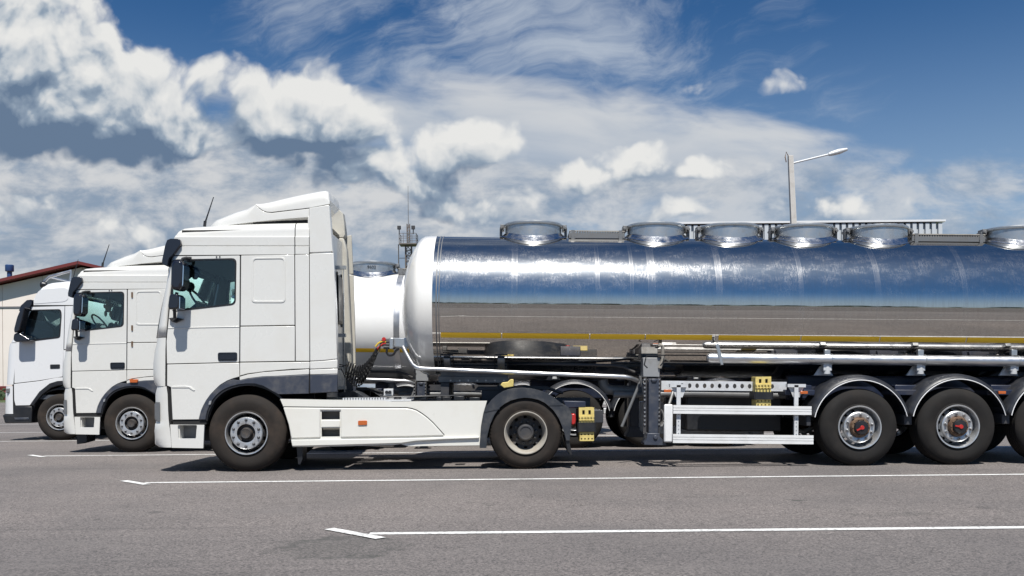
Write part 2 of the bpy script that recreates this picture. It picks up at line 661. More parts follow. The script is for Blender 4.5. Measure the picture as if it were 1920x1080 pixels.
M['liner_shade'] = worn(mat('liner_and_shade', (.46, .44, .385), .6), (.3, .28, .24), .4, 4)  # bare beige inner faces; on the air dam it doubles as painted shade
M['vent'] = mat('vent_mesh', (.11, .105, .095), .7)
M['fender'] = worn(mat('fender_plastic', (.017, .019, .025), .40), (.055, .052, .048), .4, 6)
M['leg_steel'] = worn(mat('leg_steel', (.28, .285, .29), .5, .2), (.16, .15, .14), .5, 5)
M['toy'] = mat('orange_fabric', (.42, .20, .06), .8)

# tinted window glass: clear with a green-blue tint, reflecting the sky at its angle
gm = bpy.data.materials.new('window_glass')
gm.use_nodes = True
t = NT(gm.node_tree)
for n in list(t.n): t.n.remove(n)
tr = t.n.new('ShaderNodeBsdfTransparent')
tr.inputs[0].default_value = (.84, .95, .93, 1)
gl = t.n.new('ShaderNodeBsdfGlossy')
gl.inputs['Roughness'].default_value = .02
gl.inputs[0].default_value = (.95, .97, 1, 1)
fr = t.n.new('ShaderNodeFresnel')
fr.inputs[0].default_value = 1.5
ms = t.n.new('ShaderNodeMixShader')
t.l.new(fr.outputs[0], ms.inputs[0])
t.l.new(tr.outputs[0], ms.inputs[1])
t.l.new(gl.outputs[0], ms.inputs[2])
ou = t.n.new('ShaderNodeOutputMaterial')
t.l.new(ms.outputs[0], ou.inputs[0])
M['glass'] = gm

# polished stainless tank: brushed round the barrel, wiped and scratched
m = mat('polished_stainless', (.62, .60, .58), .05, 1.0)
t = NT(m.node_tree)
b = m.node_tree.nodes['Principled BSDF']
o = t.obj()
ox, oy, oz = t.xyz(o)
angc = t.m('ARCTAN2', oy, oz)
brush = t.noise(t.vec(t.mul(ox, 9), t.mul(angc, .9), .3), 4.0, 6, .65)
fine = t.noise(t.vec(t.mul(ox, 60), t.mul(angc, 2.2), .7), 2.0, 4, .6)
wipe = t.noise(t.vec(t.mul(ox, 1.1), t.mul(angc, 1.7), 2.7), 2.2, 4, .55)


def scratches(rot, sx_, sy_, thr):
    a = t.m('MULTIPLY_ADD', ox, math.cos(R(rot)), t.mul(angc, math.sin(R(rot))))
    c = t.m('MULTIPLY_ADD', angc, math.cos(R(rot)), t.mul(ox, -math.sin(R(rot))))
    n = t.noise(t.vec(t.mul(a, sx_), t.mul(c, sy_), rot), 1.0, 2, .5, .35)
    return t.ss(t.m('ABSOLUTE', t.sub(n, .5)), thr, .0)


sc_ = t.m('MAXIMUM', scratches(14, 55, 5, .02), t.m('MAXIMUM', scratches(-22, 46, 4, .02), scratches(4, 70, 3.4, .025)))
sc_ = t.m('MAXIMUM', sc_, scratches(58, 40, 6, .012))
msk = t.ss(t.noise(t.vec(t.mul(ox, 2.3), t.mul(angc, 5), 8.1), 1.4, 5, .6), .40, .64)
sc_ = t.mul(sc_, msk)
t.put(b.inputs['Base Color'], t.mix(t.ss(brush, .35, .75), (.61, .59, .56, 1), (.55, .525, .495, 1)))
t.put(b.inputs['Roughness'], t.m('MULTIPLY_ADD', t.ss(fine, .55, .85), .012, .030))
# second lobe: the haze of fine wiping marks, strong in the scratches
haze_l = t.n.new('ShaderNodeBsdfGlossy')
haze_l.distribution = 'GGX'
haze_l.inputs[0].default_value = (.60, .585, .57, 1)
haze_l.inputs['Roughness'].default_value = .33
wgt = t.m('MULTIPLY_ADD', t.ss(brush, .5, .85), .05, .050)
wgt = t.m('MULTIPLY_ADD', t.ss(fine, .55, .85), .02, wgt)
wgt = t.m('MULTIPLY_ADD', sc_, .24, wgt)
for xw, ww, kw in ((-6.15, .045, .05), (-4.98, .03, .05), (-4.50, .025, .05), (-4.22, .06, .07), (-3.27, .05, .10), (-2.12, .035, .08), (-1.04, .045, .09), (.18, .04, .08)):
    dxw = t.m('ABSOLUTE', t.sub(ox, xw))
    wgt = t.m('ADD', wgt, t.m('MULTIPLY', t.ss(dxw, ww, ww * .55), t.m('MULTIPLY_ADD', t.ss(brush, .3, .7), kw, kw * .35)))
    wgt = t.m('ADD', wgt, t.m('MULTIPLY', t.ss(t.m('ABSOLUTE', t.sub(dxw, ww * .8)), .006, .003), .10))
ms = t.n.new('ShaderNodeMixShader')
t.put(ms.inputs[0], wgt)
t.l.new(b.outputs[0], ms.inputs[1])
t.l.new(haze_l.outputs[0], ms.inputs[2])
t.l.new(ms.outputs[0], m.node_tree.nodes['Material Output'].inputs[0])
t.put(b.inputs['Normal'], t.bump(wipe, .04, .004))
M['tank'] = m
m2 = mat('white_tank_paint', (.80, .80, .79), .22, 0, .6)
M['tank_white'] = worn(m2, (.55, .52, .47), .10, 1.5)
M['dish'] = worn(mat('white_dish_paint', (.80, .785, .745), .20, 0, .8), (.6, .56, .5), .08, 1.5)
M['tape'] = mat('yellow_tape', (1.0, .60, .03), .5)
M['pipe'] = worn(mat('pipe_steel', (.62, .63, .65), .20, 1.0), (.42, .40, .38), .5, 9)

# asphalt: salt-and-pepper aggregate, patchy wear, stains with shapes of their own
m = mat('asphalt', (.1, .1, .1), .85)
t = NT(m.node_tree)
b = m.node_tree.nodes['Principled BSDF']
w = t.geo()
wx, wy, wz = t.xyz(w)
g1 = t.noise(w, 42, 4, .8)
g2 = t.voro(w, 85, 'F1', out=1)
gv = t.xyz(g2)[0]
big = t.noise(w, .35, 5, .6)
mid = t.noise(t.vec(t.mul(wx, .5), t.mul(wy, 1.6), 0), 1.6, 6, .65)
val = t.m('MULTIPLY_ADD', t.sub(g1, .5), 2.0, t.m('MULTIPLY_ADD', t.sub(gv, .5), .75, .5))
c = t.mix(t.lin(val, .0, 1.0), (.036, .032, .030, 1), (.300, .264, .246, 1))
sp = t.ss(t.voro(w, 38, 'F1', out=0), .20, .10)
c = t.mix(t.mul(sp, t.ss(t.noise(w, 23, 1), .55, .7, 0, .8)), c, (.42, .40, .38, 1))
c = t.mix(t.ss(big, .35, .7, 0, .42), c, (.070, .068, .070, 1))
c = t.mix(t.ss(t.m('MULTIPLY_ADD', t.sub(big, .5), 3.0, wy), -4.4, -6.6, 0, .30), c, (.078, .075, .077, 1))
c = t.mix(t.ss(mid, .48, .72, 0, .38), c, (.160, .146, .138, 1))
trk = t.noise(t.vec(t.mul(wx, .10), t.mul(wy, 2.2), 5.0), 1.3, 5, .6)
c = t.mix(t.ss(trk, .55, .72, 0, .32), c, (.060, .057, .057, 1))
crk = t.ss(t.m('ABSOLUTE', t.sub(t.noise(t.vec(t.mul(wx, .35), t.mul(wy, .5), 9.0), 1.6, 7, .62), .5)), .0030, .0008)
c = t.mix(t.mul(crk, .55), c, (.022, .021, .021, 1))
drp = t.ss(t.voro(t.vm('ADD', w, t.vm('SCALE', t.noise(w, 9, 3, color=True), .12)), 1.1, 'F1', out=0), .12, .05)
c = t.mix(t.mul(drp, t.ss(t.noise(w, .8, 2), .50, .62, 0, .45)), c, (.034, .034, .033, 1))
wob = t.noise(w, 4.5, 6, .65, color=True)
wob2 = t.vm('ADD', w, t.vm('SCALE', t.vm('SUBTRACT', wob, (.5, .5, .5)), .85))
sx_, sy_, _ = t.xyz(wob2)


def spot(x, y, rx, ry):
    a = t.mul(t.sub(sx_, x), 1 / rx)
    d = t.mul(t.sub(sy_, y), 1 / ry)
    return t.m('SQRT', t.m('MULTIPLY_ADD', a, a, t.mul(d, d)))


rg = spot(-1.27, -5.92, .43, .42)
ringm = t.mul(t.ss(t.m('ABSOLUTE', t.sub(rg, .92)), .34, .04), .66)
ringm = t.mul(ringm, t.ss(mid, .30, .60, .15, 1))
ringm = t.mul(ringm, t.ss(t.noise(w, 11, 6, .7), .32, .62, .35, 1))
ringm = t.m('MAXIMUM', ringm, t.mul(t.ss(rg, 1.0, .5), .28))
for (sx1, sy1, rx1, ry1, k1) in ((-.24, -3.62, .09, .10, .5), (-.45, -3.5, .05, .06, .4), (-.95, -3.3, .09, .05, .35), (2.83, -3.55, .13, .11, .62), (-1.25, -3.4, .16, .05, .22),
                                 (2.2, -3.2, .5, .07, .25), (3.3, -4.6, .6, .10, .22), (-2.2, -3.4, .5, .12, .12)):
    ringm = t.m('MAXIMUM', ringm, t.mul(t.ss(spot(sx1, sy1, rx1, ry1), 1.15, .55), k1))
c = t.mix(ringm, c, (.030, .034, .030, 1))
t.put(b.inputs['Base Color'], c)
t.put(b.inputs['Roughness'], t.lin(g1, .3, .7, .75, .95))
t.put(b.inputs['Normal'], t.bump(t.add(g1, t.mul(gv, .6)), .55, .006))
M['asphalt'] = m

M['old_asphalt'] = worn(mat('old_asphalt', (.066, .056, .049), .9), (.105, .09, .078), .6, .08)

m = mat('road_paint', (.80, .80, .78), .6)
t = NT(m.node_tree)
b = m.node_tree.nodes['Principled BSDF']
w = t.geo()
wn = t.noise(w, 28, 8, .75)
wn2 = t.noise(w, 3, 4, .6)
c = t.mix(t.ss(t.add(wn, t.mul(wn2, .35)), .62, .86, 0, .85), (.76, .76, .74, 1), (.19, .18, .17, 1))
t.put(b.inputs['Base Color'], c)
M['line'] = m

# ------------------------------------------------------------------ setting
def sheet(name, pts, z, mt, kind='structure'):
    o = MB().add([(x, y, z) for x, y in pts], [tuple(range(len(pts)))]).build(name, mt, flat=True)
    return tag(o, kind=kind)


grass_m = worn(mat('grass_field', (.055, .085, .025), .95), (.10, .10, .04), .7, .15)
sheet('ground', [(-3500, -3500), (3500, -3500), (3500, 3500), (-3500, 3500)], -.03, grass_m)
sheet('asphalt_apron', [(-230, -17.5), (230, -17.5), (230, 78), (-230, 78)], 0, M['asphalt'])
sheet('runway', [(-230, -240), (230, -240), (230, -17.5), (-230, -17.5)], 0, M['old_asphalt'])


def stripe(x0, x1, yc, wd):
    return [(x0, yc - wd / 2), (x1, yc - wd / 2), (x1, yc + wd / 2), (x0, yc + wd / 2)]


LINE_Y = [-5.38, -1.32, 3.40, 8.15, 12.5, 18.6]
LINE_X = [-1.25, -4.66, -8.35, -11.9, -15.5, -19]
for k, (ly, lx) in enumerate(zip(LINE_Y, LINE_X)):
    mb = MB().add([(x, y, .004) for x, y in stripe(lx + .12, 26, ly, .105)], [(0, 1, 2, 3)])
    a = .27
    e = Vector((1, -1)).normalized()
    q = Vector((1, 1)).normalized() * .048
    c0 = Vector((lx, ly))
    L = .345
    mb.add([(p.x, p.y, .008) for p in (c0 - e * L - q, c0 + e * L - q, c0 + e * L + q, c0 - e * L + q)], [(0, 1, 2, 3)])
    tag(mb.build('parking_line', M['line'], flat=True), kind='structure')
# markings of the empty apron in front of the trucks, seen in the polished barrel
for ly in (-24.0, -46.0, -90.0):
    tag(MB().add([(x, y, .004) for x, y in stripe(-120, 120, ly, .22)], [(0, 1, 2, 3)]).build('parking_line', M['line'], flat=True), kind='structure')

# wood at the far side of the airfield (mirrored in the tank)
leaf_m = worn(mat('far_leaves', (.032, .055, .022), .9), (.055, .075, .03), .8, .12)


def tree_band(name, spans, n, hmin, hmax, seed):
    rnd = random.Random(seed)
    mb = MB()
    for (x0, y0, x1, y1) in spans:
        for i in range(n):
            f = rnd.random()
            x, y = x0 + (x1 - x0) * f + rnd.uniform(-4, 4), y0 + (y1 - y0) * f + rnd.uniform(-4, 4)
            hgt = rnd.uniform(hmin, hmax)
            for k in range(7):
                cx, cy, cz = x + rnd.uniform(-2.5, 2.5), y + rnd.uniform(-2.5, 2.5), hgt * rnd.uniform(.12, .9)
                r = rnd.uniform(1.0, 2.4) * hgt / 10
                vs = []
                for (a, b_) in ((0, 90), (0, 25), (72, 25), (144, 25), (216, 25), (288, 25), (36, -30), (108, -30), (180, -30), (252, -30), (324, -30)):
                    q = r * rnd.uniform(.7, 1.3)
                    vs.append((cx + q * math.cos(R(a)) * math.cos(R(b_)), cy + q * math.sin(R(a)) * math.cos(R(b_)), cz + q * math.sin(R(b_))))
                fs = [(0, 1 + j, 1 + (j + 1) % 5) for j in range(5)]
                for j in range(5):
                    fs += [(1 + j, 6 + j, 1 + (j + 1) % 5), (1 + (j + 1) % 5, 6 + j, 6 + (j + 1) % 5)]
                fs.append((6, 10, 9, 8, 7))
                mb.add(vs, fs)
    return tag(mb.build(name, leaf_m, recalc=False, flat=True), kind='stuff')


tree_band('far_wood', [(-420, -330, 420, -330)], 300, 6, 12, 3)
hedge = tree_band('hedge', [(-74, 98.5, -35, 98.5)], 70, 1.2, 2.2, 5)

# airport hangar on the left behind the trucks: pale panel wall under a red-edged roof
HY = 106.0
wall_m = worn(mat('hangar_cladding', (.76, .69, .63), .6), (.62, .56, .5), .35, .25)
redm = worn(mat('red_metal_edge', (.145, .024, .022), .5), (.09, .025, .025), .3, .6)
hx0, hz0 = P(-150, 563, HY)
hx1, hz1 = P(152, 496, HY)                                    # ridge
hx2, hz2 = P(455, 563, HY)
hang = thing('hangar', 'pale hangar with red edged gable roof behind the parked trucks', 'hangar', ((hx0 + hx2) / 2, HY, 0))
_, zb = P(0, 724, HY)
_, zp = P(0, 576, HY)
fr_ = [(hx0, zb), (hx2, zb), (hx2, hz2), (hx1, hz1), (hx0, hz0)]
MB().prism([(hx0, 0), (hx2, 0), (hx2, hz2 - .3), (hx1, hz1 - .3), (hx0, hz0 - .3)], HY + .5, HY + 60).build('hall', wall_m, hang, flat=True)
n = 8
for k in range(n):                                            # wall panels, two rows
    xa, xb = hx0 + (hx2 - hx0) * k / n, hx0 + (hx2 - hx0) * (k + 1) / n
    top = lambda x: interp([(hx0, hz0), (hx1, hz1), (hx2, hz2)], x) - .3
    MB().prism([(xa + .03, zb), (xb - .03, zb), (xb - .03, zp - .12), (xa + .03, zp - .12)], HY + .38, HY + .52).build('wall_panel', wall_m, hang, flat=True)
    poly = [(xa + .03, zp + .12), (xb - .03, zp + .12), (xb - .03, top(xb))]
    if xa < hx1 < xb: poly.append((hx1, hz1 - .3))
    poly.append((xa + .03, top(xa)))
    MB().prism(poly, HY + .38, HY + .52).build('wall_panel', wall_m, hang, flat=True)
MB().box(hx0, hx2, HY + .3, HY + .5, zp - .10, zp + .10).build('drip_rail', M['greysteel'], hang, flat=True)
MB().box(hx0 - .1, hx2 + .1, HY + .25, HY + .6, 0, zb).build('plinth', redm, hang, flat=True)
MB().strip([(hx0 - .6, hz0 + .1), (hx1, hz1 + .35), (hx2 + .6, hz2 + .1)], [(hx0 - .6, hz0 - .3), (hx1, hz1 - .05), (hx2 + .6, hz2 - .3)], HY - .9, HY + 61).build('roof', redm, hang, flat=True)
vx, vz = P(18, 515, HY + 8)
vent = mat('blue_vent', (.02, .06, .17), .45)
vt = MB().cyl((vx, HY + 8, vz - 3), (vx, HY + 8, P(18, 510, HY + 8)[1]), .33, 20)
pp = vt.build('chimney', vent, hang)
MB().lathe([(.02, 0), (.52, 0), (.56, .08), (.56, .85), (.5, .92), (.02, .92)], (vx, HY + 8, P(18, 509, HY + 8)[1]), 'z', 20).build('cowl', vent, pp)

# far ribbed hall on the right
BY = 62.0
rib_m = worn(mat('ribbed_cladding', (.50, .53, .555), .5, .1), (.42, .44, .46), .3, .3)
bx0, bz = P(1262, 419, BY)
bx1, _ = P(1769, 419, BY)
hall = thing('warehouse', 'white ribbed metal warehouse rising behind the tank manholes', 'warehouse', ((bx0 + bx1) / 2, BY, 0))
MB().box(bx0, bx1, BY + .2, BY + 30, 0, bz - .2).build('hall', rib_m, hall, flat=True)
mb = MB()
pitch = (bx1 - bx0) / 42
for k in range(42):
    x = bx0 + pitch * (k + .5)
    mb.box(x - pitch * .30, x + pitch * .30, BY - .02, BY + .2, 0, bz - .15)
tag(mb.build('wall_rib', rib_m, hall, flat=True), kind='stuff')
MB().box(bx0 - .15, bx1 + .15, BY - .12, BY + 30.12, bz - .06, bz + .10).build('roof_edge', M['paint2'], hall, flat=True)

# street lamp
LY = 40.0
lx0, lz0 = P(1482, 292, LY)
lx1, lz1 = P(1488, 425, LY)
lamp = thing('street_lamp', 'tall square grey street lamp rising behind the tank manholes', 'street lamp', (lx1 + .32, LY, 0))
conc = worn(mat('concrete_pole', (.50, .48, .45), .8), (.36, .33, .30), .5, 2.5)
k = (lx1 - lx0) / (lz0 - lz1)
xb_ = lx0 + k * lz0
mb = MB()
for (z, hw) in ((0, .20), (lz0, .135)):
    x = lx0 + k * (lz0 - z)
    mb.add([(x - hw, LY - hw, z), (x + hw, LY - hw, z), (x + hw, LY + hw, z), (x - hw, LY + hw, z)], [])
mb.f = [(0, 1, 5, 4), (1, 2, 6, 5), (2, 3, 7, 6), (3, 0, 4, 7), (4, 5, 6, 7)]
mb.build('pole', conc, lamp, bevel=.02)
ax, az = P(1487, 306, LY)
cx_, cz_ = P(1556, 290, LY)
MB().tube([(ax, LY, az), (cx_, LY - .2, cz_)], .055, 10).build('arm', M['silverpaint'], lamp)
ex_, ez_ = P(1586, 281.5, LY)
hd = Vector((ex_ - cx_, 0, ez_ - cz_))
MB().tube([(cx_ - hd.x * .15, LY - .2, cz_ - hd.z * .15), (cx_, LY - .2, cz_), (cx_ + hd.x * .5, LY - .2, cz_ + hd.z * .5), (ex_, LY - .2, ez_)], [.09, .13, .16, .08], 12).build('lamp_head', M['silverpaint'], lamp)
wx_, wz_ = P(1474, 288, LY)
MB().tube([(lx0 - .08, LY, lz0 - .1), (wx_, LY, wz_ + .1), (wx_ - .06, LY, wz_ - .2), (wx_, LY, wz_ - .5)], .03, 6).build('cable_loop', M['hub_rust'], lamp)

# radio mast
RY = 82.0
mx, mtop = P(765, 349, RY)
_, mp = P(765, 458, RY)
_, mk = P(765, 420, RY)
mast = thing('radio_mast', 'lattice radio mast with railed platform and thin aerial', 'mast', (mx, RY, 0))
ms_ = worn(mat('mast_steel', (.16, .15, .14), .6, .3), (.26, .17, .12), .5, 1.5)


def lattice(hw, z0, z1, step, r):
    mb = MB()
    c = [(-hw, -hw), (hw, -hw), (hw, hw), (-hw, hw)]
    for x, y in c:
        mb.cyl((mx + x, RY + y, z0), (mx + x, RY + y, z1), r, 6)
    z = z0
    i = 0
    while z + step <= z1:
        for j in range(4):
            a, b_ = c[j], c[(j + 1) % 4]
            if i % 2: a, b_ = b_, a
            mb.cyl((mx + a[0], RY + a[1], z), (mx + b_[0], RY + b_[1], z + step), r * .6, 5)
            mb.cyl((mx + a[0], RY + a[1], z), (mx + b_[0], RY + b_[1], z), r * .6, 5)
        z += step
        i += 1
    return mb


lattice(.30, 0, mp, .55, .06).build('tower', ms_, mast)
lattice(.14, mp, mk, .35, .04).build('top_section', ms_, mast)
MB().cyl((mx, RY, mk - .3), (mx, RY, mtop), .035, 6, .018).build('aerial', ms_, mast)
MB().box(mx - .9, mx + .9, RY - .9, RY + .9, mp - .12, mp).build('platform', ms_, mast)
mb = MB()
for x, y in ((-.88, -.88), (-.45, -.88), (0, -.88), (.45, -.88), (.88, -.88), (.88, 0), (.88, .88), (0, .88), (-.88, .88), (-.88, 0)):
    mb.cyl((mx + x, RY + y, mp), (mx + x, RY + y, mp + 1.0), .03, 5)
for zz in (.5, 1.0):
    for (a, b_) in (((-.88, -.88), (.88, -.88)), ((.88, -.88), (.88, .88)), ((.88, .88), (-.88, .88)), ((-.88, .88), (-.88, -.88))):
        mb.cyl((mx + a[0], RY + a[1], mp + zz), (mx + b_[0], RY + b_[1], mp + zz), .025, 5)
mb.build('railing', ms_, mast)
mb = MB()
for x in (-.85, .6):
    mb.cyl((mx + x, RY - .9, mp + .9), (mx + x, RY - .9, mp + 1.45), .05, 6).box(mx + x - .18, mx + x + .18, RY - 1.1, RY - .8, mp + 1.4, mp + 1.75)
mb.build('floodlights', M['chassis'], mast)
mb = MB()
for s_ in (-1, 1):
    mb.cyl((mx - 1.05, RY + s_ * .2, 0), (mx - 1.05, RY + s_ * .2, mp), .03, 5)
for i in range(int(mp / .4)):
    mb.cyl((mx - 1.05, RY - .2, i * .4 + .2), (mx - 1.05, RY + .2, i * .4 + .2), .02, 4)
    if i % 4 == 0:
        mb.cyl((mx - 1.05, RY, i * .4 + .2), (mx - .3, RY, i * .4 + .2), .03, 4)
mb.build('ladder', ms_, mast)

# ------------------------------------------------------------------ wheels (near side: outer face towards the camera, -y)
def tyre_mb(Rw, wd, rr, c, sgn, lugs=True):
    """tyre lathed about y; offset 0 = outer sidewall plane, grows inwards"""
    pr = [(rr - .012, .035), (rr, .012), (rr + .02, .004), (rr + .035, .010), (rr + .05, .006), (rr + (Rw - rr) * .5, -.010), (Rw - .075, -.002), (Rw - .066, .003), (Rw - .05, .010), (Rw - .022, .026), (Rw - .006, .045)]
    tread = [(Rw, .055)]
    ng = 4
    for i in range(1, ng + 1):
        o = .055 + (wd - .11) * i / (ng + 1)
        tread += [(Rw, o - .008), (Rw - .012, o - .006), (Rw - .012, o + .006), (Rw, o + .008)]
    tread += [(Rw, wd - .055)]
    pr = pr + tread + [(r, wd - o) for r, o in pr[::-1]]
    mb = MB().lathe(pr, c, 'y', 72, sgn)
    # shoulder lugs
    n = 64 if lugs else 0
    for i in range(n):
        a = 2 * math.pi * i / n
        for (o0, o1) in ((.012, .052), (wd - .052, wd - .012)):
            vs = []
            for (da, r_, o_) in ((-.034, Rw - .03, o0), (.034, Rw - .03, o0), (.034, Rw - .006, o1), (-.034, Rw - .006, o1), (-.031, Rw - .024, o0 + .002), (.031, Rw - .024, o0 + .002), (.031, Rw + .001, o1), (-.031, Rw + .001, o1)):
                vs.append((c[0] + r_ * math.cos(a + da), c[1] + sgn * o_, c[2] + r_ * math.sin(a + da)))
            mb.add(vs, [(0, 3, 2, 1), (4, 5, 6, 7), (0, 1, 5, 4), (1, 2, 6, 5), (2, 3, 7, 6), (3, 0, 4, 7)])
    return mb


def nuts(mb, c, y, r, n, sz, sgn, ph=0, ln=.03):
    for i in range(n):
        a = 2 * math.pi * i / n + ph
        x, z = c[0] + r * math.cos(a), c[2] + r * math.sin(a)
        mb.lathe([(0.001, -ln), (sz * .55, -ln), (sz * .8, -ln * .7), (sz, -ln * .35), (sz * 1.25, -ln * .3), (sz * 1.25, 0)], (x, c[1] + sgn * y, z), 'y', 8, sgn)
    return mb


def disc_with_holes(mb, c, y0, y1, r0, r1, rh, nh, hw, hl, sgn):
    """dished ring with oval hand holes left open: built from sectors"""
    n = nh * 6
    for i in range(n):
        a0, a1 = 2 * math.pi * i / n, 2 * math.pi * (i + 1) / n
        k = i % 6
        segs = [(r0, r1)] if k not in (2, 3) else [(r0, rh - hl), (rh + hl, r1)]
        for (ra, rb) in segs:
            f = lambda r: c[1] + sgn * (y0 + (y1 - y0) * (r - r0) / (r1 - r0))
            vs = [(c[0] + r * math.cos(a), f(r) + d * sgn, c[2] + r * math.sin(a)) for d in (0, .012) for (r, a) in ((ra, a0), (ra, a1), (rb, a1), (rb, a0))]
            mb.add(vs, [(0, 1, 2, 3), (7, 6, 5, 4), (0, 4, 5, 1), (2, 6, 7, 3), (1, 5, 6, 2), (3, 7, 4, 0)])
    return mb


def wheel_front(root, c, sgn=1, Rw=.535):
    rr = .285
    w = MB().lathe([(rr + .014, -.004), (rr + .010, -.012), (rr, -.010), (rr - .012, .02), (rr - .02, .10), (rr - .02, .28), (rr + .014, .30)], c, 'y', 56, sgn).build('wheel', M['rim'], root)
    tyre_mb(Rw, .31, rr, c, sgn, False).build('tyre', M['tyre_dusty'], w, angle=28)
    disc_with_holes(MB(), c, .030, .115, .215, rr - .012, .242, 10, 0, .016, sgn).build('rim_well', M['rim_dark'], w)
    MB().lathe([(.128, -.02), (.150, -.024), (.212, -.020), (.222, -.008), (.224, .035)], c, 'y', 48, sgn).build('rim_disc', M['rim'], w)
    tag(nuts(MB(), c, -.02, .182, 10, .017, sgn, .3).build('nut_ring', M['nut_dark'], w), kind='stuff')
    MB().lathe([(.130, -.015), (.128, .02), (.115, .035), (.085, .03), (.075, -.03), (.066, -.045), (.05, -.04), (.001, -.04)], c, 'y', 36, sgn).build('hub', M['rim_dark'], w)
    return w


def wheel_rear(root, c, sgn=1, Rw=.505):
    rr = .285
    w = MB().lathe([(rr + .014, -.004), (rr + .012, -.012), (rr, -.012), (rr - .014, .012), (rr - .032, .08), (rr - .046, .15), (rr - .05, .19)], c, 'y', 56, sgn).build('wheel', M['rim_cream'], root)
    mb = tyre_mb(Rw, .30, rr, c, sgn)
    k = len(mb.v)
    b = tyre_mb(Rw, .30, rr, (c[0], c[1] + sgn * .33, c[2]), sgn)
    mb.add(b.v, b.f)
    mb.build('tyre', M['tyre_dusty'], w, angle=28)
    disc_with_holes(MB(), c, .205, .185, .19, rr - .05, .214, 10, 0, .016, sgn).build('rim_well', M['rim_dark'], w)
    MB().lathe([(.08, .20), (.175, .20), (.195, .205), (.198, .22)], c, 'y', 48, sgn).build('rim_disc', M['rim_dark'], w)
    tag(nuts(MB(), c, .20, .152, 10, .021, sgn, .1, .04).build('nut_ring', M['nut_dark'], w), kind='stuff')
    MB().lathe([(.118, .20), (.116, .07), (.108, .045), (.098, .036), (.082, .036), (.078, .045), (.001, .045)], c, 'y', 36, sgn).build('hub', M['chassis'], w)
    return w


def wheel_trailer(root, c, sgn=1, Rw=.535, ph=0.0):
    rr = .288
    w = MB().lathe([(rr + .014, -.004), (rr + .010, -.014), (rr - .004, -.012), (rr - .014, .012), (rr - .020, .07), (rr - .035, .12), (rr - .04, .16), (rr - .03, .34)], c, 'y', 60, sgn).build('wheel', M['rim'], root)
    tyre_mb(Rw, .385, rr, c, sgn, False).build('tyre', M['tyre'], w, angle=28)
    disc_with_holes(MB(), c, .045, .135, .212, rr - .022, .232, 12, 0, .013, sgn).build('rim_well', M['rim'], w)
    MB().lathe([(.138, .012), (.150, .004), (.200, .004), (.214, .016), (.218, .06)], c, 'y', 48, sgn).build('rim_disc', M['rim'], w)
    tag(nuts(MB(), c, .004, .176, 10, .018, sgn, .22 + ph, .045).build('nut_ring', M['nut'], w), kind='stuff')
    h = MB().lathe([(.140, .02), (.136, -.02), (.122, -.05), (.10, -.052), (.095, -.04)], c, 'y', 36, sgn)
    nuts(h, c, -.05, .112, 10, .009, sgn, 0, .012)
    h.build('hub', M['hub_rust'], w)
    MB().lathe([(.098, -.03), (.096, -.075), (.088, -.088), (.001, -.092)], c, 'y', 32, sgn).build('hub_cap', M['black'], w)
    a = R(205 - 70 * ph / .4)
    y = c[1] - sgn * .094
    mb = MB().lathe([(.001, -.012), (.026, -.012), (.03, 0)], (c[0], y, c[2]), 'y', 16, sgn)
    d, nn = Vector((math.cos(a), 0, math.sin(a))), Vector((-math.sin(a), 0, math.cos(a)))
    base = Vector((c[0], y, c[2]))
    vs = [base + d * r_ + nn * w_ + Vector((0, -sgn * h_, 0)) for h_ in (0, .010) for r_, w_ in ((.0, -.012), (.085, -.010), (.085, .010), (.0, .012))]
    mb.add(vs, [(3, 2, 1, 0), (4, 5, 6, 7), (0, 1, 5, 4), (1, 2, 6, 5), (2, 3, 7, 6), (3, 0, 4, 7)])
    mb.build('wear_pointer', M['red'], w)
    return w


# ------------------------------------------------------------------ tractor unit (all outlines measured on the near one)
def front_loft(rows, xs_end, mb, a=.42, y0=0.0, n=9):
    """skin wrapped round the cab front: rows of (z, front x); runs from the near side round to the far side"""
    out = []
    for (z, xf), xe in zip(rows, xs_end):
        row = [(xe, y0, z)]
        for i in range(n + 1):
            t = math.pi / 2 * i / n
            row.append((xe + (xf - xe) * math.sin(t), y0 + a * (1 - math.cos(t)), z))
        for i in range(n, -1, -1):
            t = math.pi / 2 * i / n
            row.append((xe + (xf - xe) * math.sin(t), 2.5 - y0 - a * (1 - math.cos(t)), z))
        row.append((xe, 2.5 - y0, z))
        out.append(row)
    return mb.grid(out)


